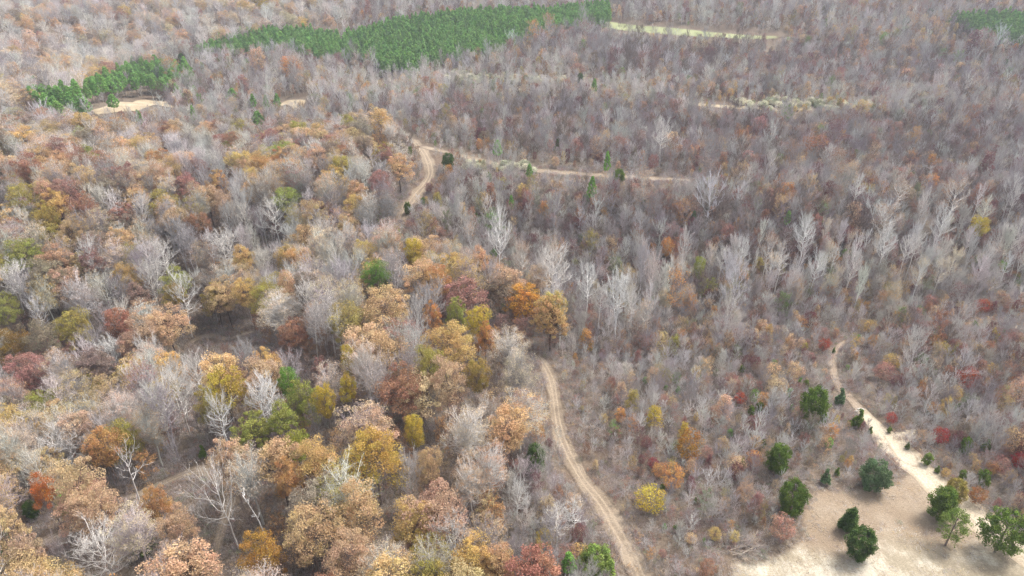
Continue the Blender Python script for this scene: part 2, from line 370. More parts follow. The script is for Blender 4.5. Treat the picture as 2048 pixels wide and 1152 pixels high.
def leaves(rng, C, R, n, size, up=0.0, flat=1.0, aspect=1.0, shell=0.55):
    """n leaf sprays round each clump centre C (k,3) of radius R (k,)"""
    k = len(C); c = np.repeat(C, n, 0); r = np.repeat(R, n)
    d = rng.normal(size=(k*n, 3)); d /= np.linalg.norm(d, axis=1)[:, None]
    rad = r * (shell + (1-shell) * rng.random(k*n)) * (0.8 + 0.4*rng.random(k*n))
    p = c + d * rad[:, None] * np.array([1, 1, flat])
    nn = d * 0.9 + rng.normal(size=(k*n, 3)) * 0.75 + np.array([0, 0, up]); nn /= np.linalg.norm(nn, axis=1)[:, None]
    t = rng.normal(size=(k*n, 3)); e1 = np.cross(nn, t); e1 /= np.linalg.norm(e1, axis=1)[:, None] + 1e-9; e2 = np.cross(nn, e1)
    s = size * (0.45 + 1.15 * rng.random(k*n)**1.3)[:, None]
    bend = nn * s * 0.25
    V = np.stack([p - e1*s*0.5*aspect, p - e2*s*0.36 + bend, p + e1*s*0.5*aspect, p + e2*s*0.36 + bend], 1)
    F = (np.arange(k*n) * 4)[:, None] + np.arange(4)[None]
    cv = np.repeat(rng.random(k), n); ch = np.repeat(rng.random(k), n)
    return V.reshape(-1, 3), F, np.clip(0.62*cv + 0.38*rng.random(k*n), 0, 1), np.clip(0.6*ch + 0.4*rng.random(k*n), 0, 1)
def curve(p0, p1, rng, sag=0.15, n=3, wob=0.05):
    p0 = np.array(p0, float); p1 = np.array(p1, float); L_ = np.linalg.norm(p1-p0)
    pts = [p0]
    for i in range(1, n):
        t = i/n; q = p0 + (p1-p0)*t; q = q + np.array([0, 0, -sag*L_*math.sin(math.pi*t)]) + rng.normal(size=3)*wob*L_
        pts.append(q)
    pts.append(p1); return pts
def twigs(S, rng, pts, n, length, r, up=0.5, depth=1, spread=0.9):
    """fine branching off a limb; returns twig tips"""
    pts = [np.array(q, float) for q in pts]; tips = []
    ax = pts[-1] - pts[0]; ax /= np.linalg.norm(ax) + 1e-9
    for i in range(n):
        t = 0.25 + 0.75 * (i + rng.random()) / n
        k = min(int(t * (len(pts)-1)), len(pts)-2); f = t*(len(pts)-1) - k; p = pts[k] + (pts[k+1]-pts[k]) * min(f, 1)
        d = ax * 0.9 + rng.normal(size=3) * spread + np.array([0, 0, up]); d /= np.linalg.norm(d)
        ln = length * (0.6 + 0.6*rng.random()) * (1.1 - 0.5*t)
        e = p + d*ln; mid = p + d*ln*0.5 + rng.normal(size=3)*ln*0.08
        e = e + np.array([0, 0, ln*0.12])
        S.line([p, mid, e], r, r*0.45); tips.append(e)
        if depth > 1: tips += twigs(S, rng, [p, mid, e], max(3, n-1), length*0.55, r*0.6, up, depth-1, spread)
    return tips
class Proto: pass
def finish_proto(kind, S1, s1, S2, s2, leaf, leafmat, H, cw, cb, vrng):
    """S1 trunk segs, S2 branch segs or None, leaf arrays or None -> trunk mesh, crown mesh, whole mesh"""
    P = Proto(); P.kind = kind; P.H = H; P.cw = cw; P.hc = (H + cb)/2; P.ch = H - cb
    V1, F1 = S1.mesh_arrays(s1)
    a1 = 0.75 + 0.25*vrng.random(len(F1))
    P.trunk = new_mesh('trunk', V1, [F1], [M_bark], attrs={'var': ('FACE', a1), 'hue': ('FACE', a1)}, smooth=True)
    parts = []
    if S2 is not None and len(S2.a):
        V2, F2 = S2.mesh_arrays(s2); a = np.tile(np.clip((np.array(S2.r) - 0.010)/0.05, 0.12, 1), s2); parts.append((V2, F2, a, a, 0))
    if leaf is not None: parts.append((*leaf, 1))
    def join(ps):
        off = 0; V = []; F = []; A_ = []; B_ = []; Mi = []
        for (v, f, a, b, m) in ps:
            V.append(v); F.append(f + off); off += len(v); A_.append(a); B_.append(b); Mi.append(np.full(len(f), m))
        return np.concatenate(V), F, np.concatenate(A_), np.concatenate(B_), np.concatenate(Mi)
    V, F, A_, B_, Mi = join(parts)
    P.crown = new_mesh('crown', V, F, [M_bark, leafmat], Mi, {'var': ('FACE', A_), 'hue': ('FACE', B_)})
    V, F, A_, B_, Mi = join([(V1, F1, a1, a1, 0)] + parts)
    P.whole = new_mesh(kind, V, F, [M_bark, leafmat], Mi, {'var': ('FACE', A_), 'hue': ('FACE', B_)})
    return P

def make_leafy(seed, H=18, cw=9.5, base=0.42, nclump=52, nleaf=190, size=0.235, clr=1.35, shape='dome', sparse=False, trunk_r=0.24):
    rng = np.random.default_rng(seed); S = Segs(); B = Segs()
    top = H*0.86; cb = H*base
    tr = [np.array([0, 0, -0.6])]
    for i in range(1, 7):
        tr.append(np.array([rng.normal()*0.05*i, rng.normal()*0.05*i, top*i/6]))
    S.line(tr, trunk_r, trunk_r*0.28)
    lobes = rng.random(5)*6.28
    C = []; ga = 2.399963
    for i in range(nclump):
        t = (i + 0.5)/nclump
        z = 1 - 1.25*t                                       # 1 (top) .. -0.25
        rr = math.sqrt(max(0, 1 - z*z)) if shape == 'dome' else math.sin(math.pi*min(1, 0.12+0.88*t))**0.7
        az = ga*i + rng.random()*0.5
        q = 0.80 + 0.32*rng.random() + 0.15*math.sin(2*az + lobes[0]) + 0.12*math.sin(3*az + lobes[1]) + 0.08*math.sin(5*az + 6*t + lobes[2])
        if rng.random() < 0.28: q *= 0.62
        hgt = (H - cb)
        if shape == 'dome': zc = cb + hgt*0.30 + z*q*hgt*0.66
        else: zc = cb + hgt*(1-t)*0.95
        C.append([math.cos(az)*rr*q*cw/2*0.86, math.sin(az)*rr*q*cw/2*0.86, zc])
    C = np.array(C); R = clr * (0.5 + 0.8*rng.random(nclump)) * (cw/9.5)**0.5
    for c in C:
        if rng.random() < (1.0 if sparse else 0.6):
            zt = cb*0.75 + (c[2]-cb*0.75)*(0.45 + 0.2*rng.random()); zt = min(max(zt, cb*0.7), top*0.98)
            k = zt/top*6; i = min(int(k), 5); p = tr[i] + (tr[i+1]-tr[i])*(k-i) if i > 0 else np.array([0, 0, zt])
            pts = curve(p, c, rng, 0.10, 3, 0.04); B.line(pts, trunk_r*0.32, 0.03)
            if sparse or rng.random() < 0.35: twigs(B, rng, pts, 8, 2.0*(cw/9.5), 0.026, 0.35, 2)
    lf = leaves(rng, C, R, nleaf, size, up=0.25, flat=0.75)
    return finish_proto('tree', S, 6, B, 3, lf, M_leaf, H, cw, cb, rng)
def make_bare(seed, H=17, cw=6.5, base=0.4, n1=22, n2=8, tr_r=0.19, tw=0.023, up=0.55, depth=2, lean=0.0, leafn=0, leafsize=0.3, fork=False):
    rng = np.random.default_rng(seed); S = Segs(); B = Segs()
    tops = []
    nst = 3 if fork else 1
    fz = base*H*(0.75 if fork else 1.0)
    if fork:
        S.line([np.array([0, 0, -0.6]), np.array([rng.normal()*0.05, 0, fz*0.5]), np.array([rng.normal()*0.1, rng.normal()*0.1, fz])], tr_r, tr_r*0.8)
    tips = []
    for st in range(nst):
        az = st*2.1 + rng.random(); sp_ = cw*0.24 if fork else 0
        z0 = fz if fork else -0.6
        tr = []
        for i in range(8):
            t = i/7; z = z0 + (H*(0.97 - 0.05*st) - z0)*t
            tr.append(np.array([math.cos(az)*sp_*t**0.8 + rng.normal()*0.035*i*H/17 + lean*z*0.05, math.sin(az)*sp_*t**0.8 + rng.normal()*0.035*i*H/17, z]))
        S.line(tr, tr_r*(0.7 if fork else 1), tr_r*0.12)
        nn = n1 // (2 if fork else 1); cb = max(base*H, z0)
        for i in range(nn):
            t = (i + rng.random()*0.8)/nn
            z = cb + (H*0.95 - cb)*t
            k = (z - z0)/(H*(0.97-0.05*st) - z0)*7; j = min(max(int(k), 0), 6); p = tr[j] + (tr[j+1]-tr[j])*min(k-j, 1)
            a = 2.4*i + rng.random()*0.9
            el = math.radians(28 + 38*t + rng.normal()*8)
            ln = cw*0.5*(math.sin(math.pi*(0.22 + 0.70*t))**0.8)*(0.75+0.5*rng.random())/max(0.45, math.cos(el))*(0.75 if fork else 1)
            ln = min(ln, cw*0.8)
            e = p + np.array([math.cos(a)*math.cos(el), math.sin(a)*math.cos(el), math.sin(el)])*ln
            pts = curve(p, e, rng, 0.08, 4, 0.03); rr_ = tr_r*(0.40 - 0.2*t)
            B.line(pts, max(rr_, tw*1.2), tw*0.9)
            tips += twigs(B, rng, pts, n2, ln*0.5, tw, up, depth, 0.6)
    leaf = None
    tips = np.array(tips)
    if leafn: leaf = leaves(rng, tips, np.full(len(tips), leafsize*1.4), leafn, leafsize, up=0.2)
    return finish_proto('bare', S, 6, B, 3, leaf, M_leaf, H, cw, base*H, rng)
def make_sapling(seed, H=6, cw=2.9, n1=24, n2=9, leafn=0, lsize=0.11, tw=0.0095, base=0.18, depth=2):
    return make_bare(seed, H, cw, base, n1, n2, 0.04, tw, 0.95, depth, 0, leafn, lsize)
def make_bushleaf(seed, H=5.5, cw=3.6, n=30, nl=70, size=0.17, conic=False):
    """small leafy tree with a crown close to the ground"""
    rng = np.random.default_rng(seed); S = Segs(); B = Segs()
    S.line([np.array([0, 0, -0.4]), np.array([rng.normal()*0.1, rng.normal()*0.1, H*0.45]), np.array([rng.normal()*0.15, 0, H*0.88])], 0.08, 0.02)
    C = []
    for i in range(n):
        t = (i+0.5)/n; az = 2.4*i + rng.random()*0.6; z = H*(0.94 - 0.72*t)
        pr = (0.15 + 0.95*t)**0.8 if conic else math.sin(math.pi*(0.1+0.8*t))**0.8
        q = (0.72 + 0.42*rng.random())*pr*cw/2*0.85
        c = np.array([math.cos(az)*q, math.sin(az)*q, z]); C.append(c)
        B.line(curve([0, 0, z*0.7], c, rng, 0.05, 2, 0.04), 0.03, 0.015)
    C = np.array(C); R = (0.42+0.35*rng.random(n))*cw/3.6
    return finish_proto('bush', S, 5, B, 3, leaves(rng, C, R, nl, size, 0.2, 0.85), M_leaf, H, cw, H*0.15, rng)
def make_cedar(seed, H=7, cw=5, n=170, nl=80, size=0.19, mode='oval', clr=0.55, gap=0.0, stem=0.10):
    rng = np.random.default_rng(seed); S = Segs(); B = Segs()
    S.line([np.array([0, 0, -0.5]), np.array([rng.normal()*0.06, 0, H*0.5]), np.array([0, rng.normal()*0.08, H*0.93])], 0.02*H+0.03, 0.03)
    C = []; lob = rng.random(4)*6.28
    cb = stem*H
    while len(C) < n:
        t = rng.random(); az = rng.random()*6.283
        if mode == 'oval': pr = math.sin(math.pi*(0.06 + 0.86*t**0.9))**0.62
        elif mode == 'cone': pr = (1.02-t)**0.85*min(1, 0.55 + 3.5*t)
        else: pr = math.sin(math.pi*(0.15 + 0.80*t))**0.5
        if rng.random() > pr + 0.12: continue
        lump = 1 + 0.16*math.sin(3*az + lob[0] + 5*t) + 0.12*math.sin(5*az + lob[1] - 9*t) + 0.10*math.sin(17*t + lob[2] + az)
        if gap and math.sin(4*az + 13*t + lob[3]) > 1 - gap: continue
        q = (0.55 + 0.45*math.sqrt(rng.random()))*pr*lump*(cw/2 - 0.3)
        c = np.array([math.cos(az)*q, math.sin(az)*q, cb + (H - cb)*t*0.97]); C.append(c)
        if rng.random() < 0.35: B.line([np.array([0, 0, c[2]*0.82]), c], 0.035, 0.015)
    C = np.array(C); R = clr*(0.6 + 0.7*rng.random(n))
    return finish_proto('cedar', S, 6, B, 3, leaves(rng, C, R, nl, size, 0.55, 1.1, 1.2, 0.45), M_needle, H, cw, cb, rng)
def make_pine(seed, H=12, cw=3.6, n=60, nl=20, size=0.42, base=0.35):
    rng = np.random.default_rng(seed); S = Segs(); B = Segs()
    S.line([np.array([0, 0, -0.5]), np.array([rng.normal()*0.1, 0, H*0.5]), np.array([0, 0, H*0.96])], 0.14, 0.03)
    C = []
    for i in range(n):
        t = (i + 0.5)/n; az = 2.4*i + rng.random(); z = H*(base + (0.98-base)*t)
        pr = (1.03 - t)**0.7*min(1, 0.45+2.2*t)
        q = (0.55 + 0.5*rng.random())*pr*cw/2
        c = np.array([math.cos(az)*q, math.sin(az)*q, z]); C.append(c)
        B.line([np.array([0, 0, z - 0.3*q]), c], 0.035, 0.015)
    C = np.array(C); R = 0.45*(0.7+0.6*rng.random(n))
    return finish_proto('pine', S, 5, B, 3, leaves(rng, C, R, nl, size, 0.5, 0.8, 1.4, 0.3), M_needle, H, cw, base*H, rng)
def make_snag(seed, H, cw, limbs, r):
    rng = np.random.default_rng(seed); S = Segs(); B = Segs()
    tr = [np.array([rng.normal()*0.12*i*0.3, rng.normal()*0.1*i*0.3, -0.6 + (H+0.6)*i/6]) for i in range(7)]
    S.line(tr, r, r*0.42)
    for i in range(limbs):
        t = 0.45 + 0.52*(i + rng.random())/limbs; k = t*6; j = min(int(k), 5); p = tr[j] + (tr[j+1]-tr[j])*(k-j)
        a = 2.4*i + rng.random(); el = math.radians(15 + 45*rng.random()); ln = cw*0.5*(0.6+0.6*rng.random())
        e = p + np.array([math.cos(a)*math.cos(el), math.sin(a)*math.cos(el), math.sin(el)])*ln
        pts = curve(p, e, rng, 0.06, 5, 0.06); B.line(pts, r*0.42, 0.05)
        twigs(B, rng, pts, 5, ln*0.45, 0.06, 0.25, 2, 0.75)
    return finish_proto('snag', S, 8, B, 4, None, M_leaf, H, cw, H*0.4, rng)
def make_debris(seed):
    rng = np.random.default_rng(seed); S = Segs()
    for i in range(14):
        p = np.array([*(rng.normal(size=2)*1.1), 0.09]); a = rng.random()*6.28; ln = 0.2 + 0.7*rng.random()
        S.line([p, p + np.array([math.cos(a)*ln, math.sin(a)*ln, 0.03])], 0.02, 0.012)
    C = np.array([[*(rng.normal(size=2)*1.1), 0.10] for _ in range(16)])
    return finish_proto('debris', S, 3, None, 3, leaves(rng, C, np.full(16, 0.12), 4, 0.11, 1.5, 0.2), M_leaf, 0.2, 2, 0.05, rng)
def make_brush(seed):
    """knee-high tangle of stems and dead leaves"""
    rng = np.random.default_rng(seed); S = Segs()
    for i in range(44):
        p = np.array([*(rng.normal(size=2)*0.6), -0.1]); d = np.array([*(rng.normal(size=2)*0.45), 1]); 
        e = p + d*(0.6 + 0.9*rng.random()); S.line([p, (p+e)/2 + rng.normal(size=3)*0.06, e], 0.010, 0.005)
        for _ in range(2):
            S.line([(p+e)/2, e + rng.normal(size=3)*0.35], 0.008, 0.005)
    C = np.array([[*(rng.normal(size=2)*0.7), 0.25 + 0.6*rng.random()] for _ in range(14)])
    return finish_proto('brush', S, 3, None, 3, leaves(rng, C, np.full(14, 0.3), 16, 0.10, 0.5), M_leaf, 1.2, 2, 0.1, rng)

LIB = {
 'leafy':  [make_leafy(11), make_leafy(12, nclump=60, clr=1.2), make_leafy(13, H=17, cw=10.5, nclump=64), make_leafy(14, H=18, cw=8.5, base=0.52, shape='tall', nclump=58),
            make_leafy(15, H=16, cw=9, base=0.35, nclump=70, clr=1.05, nleaf=150), make_leafy(16, H=17.5, cw=7.5, base=0.54, nclump=50)],
 'thin':   [make_leafy(21, nleaf=110, nclump=60, sparse=True, size=0.14), make_leafy(22, nleaf=120, nclump=64, sparse=True, size=0.14, cw=8.5),
            make_leafy(23, nleaf=90, nclump=58, sparse=True, size=0.14, shape='tall', cw=7.5), make_leafy(24, nleaf=140, nclump=66, sparse=True, size=0.14, cw=9)],
 'bare':   [make_bare(31), make_bare(32, H=18, cw=7.5, n1=24), make_bare(33, fork=True, cw=8.5, n1=36), make_bare(34, H=16, cw=5.5, base=0.5),
            make_bare(35, H=15, cw=8, base=0.33, n1=26), make_bare(36, fork=True, cw=7, H=17, n1=34)],
 'creek':  [make_bare(41, H=19, cw=8, base=0.5, n1=20, n2=8, tr_r=0.32, tw=0.044, up=0.6), make_bare(42, H=19, cw=7, base=0.45, fork=True, n1=30, n2=8, tr_r=0.32, tw=0.044),
            make_bare(43, H=18, cw=5.5, base=0.58, n1=16, n2=8, tr_r=0.27, tw=0.038), make_bare(44, H=17, cw=6.5, base=0.52, n1=18, n2=8, tr_r=0.25, tw=0.034, leafn=2, leafsize=0.18)],
 'sapling':[make_sapling(51), make_sapling(52, H=7, cw=3), make_sapling(53, H=5, cw=3.4), make_sapling(54, H=6.5, cw=2.6), make_sapling(55, H=7.5, cw=3.6, n1=15), make_sapling(56, H=4.5, cw=3)],
 'whitesap':[make_sapling(57, tw=0.016, n1=15, n2=6, cw=3.4), make_sapling(58, H=5.5, cw=3.6, tw=0.017, n1=13, n2=7), make_sapling(59, H=7, cw=3, tw=0.016, n1=16, n2=6)],
 'halfsap':[make_sapling(61, leafn=1), make_sapling(62, H=7, cw=3, leafn=1), make_sapling(63, H=5.5, cw=3.2, leafn=2, n1=16), make_sapling(64, H=6.5, leafn=2, n1=16)],
 'young':  [make_bushleaf(71), make_bushleaf(72, H=6.5, cw=3.2), make_bushleaf(73, H=5, cw=4), make_bushleaf(74, H=7, cw=3.4, conic=True), make_bushleaf(75, H=6, cw=3.8, n=32)],
 'cedar':  [make_cedar(81), make_cedar(82, mode='cone', cw=4.4), make_cedar(83, mode='round', cw=5.5, H=6.5), make_cedar(84, H=7.5, cw=4.6)],
 'smallcedar': [make_cedar(86, H=3.2, cw=2.2, n=46, nl=34, size=0.2, mode='cone', clr=0.34), make_cedar(87, H=2.8, cw=2.5, n=46, nl=34, size=0.2, mode='round', clr=0.36)],
 'opencedar': [make_cedar(88, H=8, cw=6, n=190, nl=60, size=0.18, mode='round', clr=0.55, gap=0.25, stem=0.24)],
 'lightcedar': [make_cedar(89, H=8.5, cw=4.6, n=130, nl=40, size=0.15, mode='round', clr=0.5, gap=0.35, stem=0.26)],
 'pine':   [make_pine(91), make_pine(92, H=13, cw=3.2), make_pine(93, H=11, cw=4)],
 'bigpine':[make_pine(95, H=15, cw=6.5, n=90, nl=34, size=0.4, base=0.4), make_pine(96, H=14, cw=7.5, n=90, nl=34, size=0.42, base=0.45)],
 'brush':  [make_brush(97), make_brush(98)],
 'debris': [make_debris(110), make_debris(111)],
 'snag':   [make_bare(99, H=17, cw=13, base=0.36, n1=15, n2=6, tr_r=0.27, tw=0.03, up=0.35), make_bare(100, H=13, cw=7, base=0.42, n1=10, n2=5, tr_r=0.24, tw=0.03, up=0.3), make_snag(101, 11, 3.2, 4, 0.16)],
}
exec_order = list(LIB)

# ------------------------------------------------------------------ palettes (own colours of leaves and bark)
COL = {
 'tan': (200,172,130), 'pale tan': (208,188,160), 'pinkish tan': (200,170,138), 'orange brown': (190,148,98), 'rust': (162,122,96),
 'golden tan': (200,172,112), 'olive gold': (166,152,82), 'yellow': (192,170,74), 'yellow green': (156,158,82), 'green': (116,150,66),
 'dusty red': (164,124,112), 'maroon': (126,84,84), 'red': (164,82,58), 'bright orange': (200,148,72), 'orange': (200,150,94),
 'dull brown': (150,134,116), 'cedar': (98,118,46), 'dark cedar': (78,100,46), 'blue cedar': (98,120,80), 'pale cedar': (118,136,64), 'pine': (128,166,88), 'bright pine': (130,172,80),
 'cream': (214,210,184), 'grey green': (140,146,114)}
BARK = {'white': (212,209,203), 'pale': (206,200,192), 'grey': (186,180,174), 'lilac': (160,152,150), 'brown': (122,108,100), 'dark': (76,64,56)}

# ------------------------------------------------------------------ placing things
PARTS_NAME = {'leafy': 'autumn_tree', 'thin': 'autumn_tree', 'bare': 'bare_tree', 'creek': 'bare_tree', 'sapling': 'bare_sapling', 'whitesap': 'bare_sapling', 'halfsap': 'young_tree', 'young': 'young_tree',
              'cedar': 'cedar_tree', 'smallcedar': 'cedar_shrub', 'opencedar': 'cedar_tree', 'lightcedar': 'cedar_tree', 'pine': 'pine_tree', 'bigpine': 'pine_tree', 'snag': 'dead_tree', 'brush': 'brush'}
CATS = {'autumn_tree': 'tree', 'bare_tree': 'bare tree', 'bare_sapling': 'sapling', 'young_tree': 'young tree', 'cedar_tree': 'cedar', 'cedar_shrub': 'cedar shrub', 'pine_tree': 'pine', 'dead_tree': 'dead tree', 'seed_bush': 'bush'}
THINGS = []     # individuals: dict with what the label writer needs
def jitter(c, k=0.06):
    f = 1 + random.uniform(-k, k)
    return tuple(min(0.9, max(0.005, x*f*(1+random.uniform(-k/2, k/2)))) for x in c)
def add_thing(lib, idx, x, y, sxy, sz, tint, bark, rot, name=None, parts=True, label=None, cat=None, group=None, info=None, tilt=(0, 0)):
    P = LIB[lib][idx % len(LIB[lib])]; name = name or PARTS_NAME[lib]
    z = float(ground(x, y))
    if parts:
        r = bpy.data.objects.new(name, None); r.empty_display_size = 0.5; link(r)
        t = bpy.data.objects.new('trunk', P.trunk); t['bark'] = bark; link(t, r)
        c = bpy.data.objects.new('crown', P.crown); c['tint'] = tint; c['bark'] = bark; link(c, r)
    else:
        r = bpy.data.objects.new(name, P.whole); r['tint'] = tint; r['bark'] = bark; link(r)
    r.location = (x, y, z); r.rotation_euler = (tilt[0] + random.uniform(-.05, .05), tilt[1] + random.uniform(-.05, .05), rot); r.scale = (sxy, sxy, sz)
    tag(r, label, cat or CATS.get(name, 'tree'), group)
    u, v, d = project(x, y, z + P.hc*sz)
    THINGS.append(dict(o=r, u=float(u), v=float(v), x=x, y=y, d=float(d), lab=label, r=P.cw*sxy/2, info=info, lib=lib))
    return r
OCC = []       # (x, y, r) ground already taken by hand-placed trees
def hand(lib, idx, u, v, wpx, col, label, H=None, bark='brown', group=None, name=None, cat=None, grow=1.0, tilt=(0, 0), hpx=None):
    """a tree whose crown centre shows at (u, v) with crown wpx wide in the photo"""
    P = LIB[lib][idx % len(LIB[lib])]
    sz = (H / P.H) if H else 1.0
    x, y, d = hit(u, v, P.hc*sz)
    if H is None:                                       # low bushes: keep their own proportions
        for _ in range(4):
            s = wpx*d/FPX/P.cw; sz = s if hpx is None else hpx*d/FPX/(P.ch*0.9)
            x, y, d = hit(u, v, P.hc*sz)
    s = wpx*d/FPX/P.cw
    OCC.append((x, y, P.cw*s*0.42 if H is None or H < 9 else P.cw*s*0.40, P.H*sz))
    c = lin(COL[col]) if isinstance(col, str) else lin(col)
    return add_thing(lib, idx, x, y, s, sz, jitter(c, 0.03), lin(BARK[bark]), random.random()*6.28 if not any(tilt) else 0, name=name, label=label, cat=cat, group=group, info='accent' if lib in ('cedar', 'opencedar') or col in ('green', 'yellow', 'yellow green', 'bright orange', 'dusty red') else 'hand', tilt=tilt)

# --- evergreen trees by the clearing and the tracks
G1 = 'cedars standing in and round the clearing'
hand('cedar', 3, 1625, 813, 54, 'cedar', 'tallest dark green cedar left of the pale road, above the clearing', hpx=80, group=G1)
hand('cedar', 0, 1557, 917, 45, 'cedar', 'oval green cedar on the thicket edge beyond the clearing corner', hpx=60, group=G1)
hand('cedar', 2, 1588, 992, 54, 'cedar', 'rounded green cedar at the upper left corner of the clearing', hpx=70, group=G1)
hand('cedar', 2, 1753, 949, 58, 'blue cedar', 'squat bluish cedar on the far edge of the clearing', hpx=58, group=G1)
hand('cedar', 1, 1700, 1036, 44, 'dark cedar', 'rear pointed dark cedar of the pair inside the clearing', hpx=54, group=G1)
hand('cedar', 3, 1722, 1086, 54, 'dark cedar', 'front full dark cedar of the pair inside the clearing', hpx=68, group=G1)
hand('cedar', 0, 1890, 1008, 56, 'cedar', 'dark green cedar leaning over the near side of the pale road', hpx=64, group=G1)
hand('cedar', 2, 1912, 980, 40, 'olive gold', 'olive green cedar behind the dark one on the pale road', hpx=46, group=G1)
hand('lightcedar', 0, 1909, 1048, 56, 'pale cedar', 'thin light green cedar with a bare lower trunk in the clearing', hpx=66, group=G1, bark='brown')
hand('opencedar', 0, 2012, 1058, 86, 'cedar', 'broad open cedar with visible trunk at the right edge of the clearing', hpx=74, group=G1, bark='brown')
hand('cedar', 0, 1071, 918, 42, 'dark cedar', 'lone dark green cedar left of the dirt track', hpx=58)
hand('cedar', 2, 1197, 1126, 72, 'pale cedar', 'wide green cedar left of the dirt track at the bottom', hpx=64)
hand('bigpine', 0, 1137, 1124, 38, 'bright pine', 'bright green pine beside the wide cedar at the bottom', H=7.5)
small = [(1654,953,24,'on the far rim of the clearing left of the squat bluish cedar'),(1675,943,14,'tiny one between the far clearing rim and the thicket'),
 (1659,886,18,'midway between the tallest cedar and the clearing'),(1460,865,14,'among grey saplings right of the yellow conical trees'),
 (1504,821,16,'left one of two under the red bush left of the tallest cedar'),(1519,813,16,'right one of two under the red bush left of the tallest cedar'),
 (1579,784,14,'just upper left of the tallest cedar'),(1717,835,28,'sprawling beside the white rocks on the pale road'),
 (1700,848,12,'just below the sprawling shrub at the white rocks'),(1741,860,12,'on the near verge where the pale road widens'),
 (1780,860,10,'on the verge above the road spur'),(1584,816,13,'touching the left side of the tallest cedar'),(1592,828,9,'below the left side of the tallest cedar'),
 (1933,890,26,'left of the two pointed ones right of the pale road'),(1973,890,20,'right of the two pointed ones right of the pale road'),
 (1856,917,20,'pale one at the outer bend of the pale road'),(1876,938,12,'on the outer verge below the pale one at the bend'),(1925,950,18,'round one across the pale road from the dark leaning cedar'),
 (1970,956,26,'darker one at the right beyond the pale road'),(1816,891,12,'at the lower end of the road spur'),(1528,885,12,'in the thicket left of the midway shrub'),
 (1486,925,16,'beside a tan leaved sapling left of the oval cedar'),(1357,780,12,'above the yellow conical trees'),(1683,792,26,'bluish one at the bend of the narrow pale track'),
 (1916,816,14,'in the thicket above the red bush right of the road'),(1400,748,12,'by the scattered shrubs above the thicket centre'),(1485,738,12,'in grey brush far above the tallest cedar'),
 (1947,652,16,'left one of two on the creekside track'),(2006,668,14,'right one of two on the creekside track'),(1871,744,10,'between the golden bush and the red tree at right'),
 (1600,764,14,'above the tallest cedar with a twin beside it'),(1612,768,14,'right twin above the tallest cedar'),(1668,700,9,'where the narrow pale track starts'),
 (1390,1000,10,'near the fallen branches left of the clearing'),(1352,1056,12,'left of the pale clearing among bare saplings'),(1325,975,12,'near the yellow bush right of the dirt track'),
 (1330,1052,10,'small one right of the lower dirt track'),(1740,1180,10,'below the clearing pair'),(1291,760,11,'beside the mustard young tree'),(1332,775,9,'near the upper yellow young trees'),
 (404,902,20,'dark one on the forest floor above the looping woodland track')]
for (u, v, wp, t) in small:
    if v > 1152: continue
    c = 'pale cedar' if 'pale one' in t else 'blue cedar' if 'bluish' in t else random.choice(['cedar', 'pine', 'cedar'])
    hand('smallcedar', random.randrange(2), u, v, wp, c, 'small green cedar shrub ' + t if len(t.split()) < 13 else 'green cedar shrub ' + t, hpx=wp*1.25, group='small cedar shrubs in the regrowth')
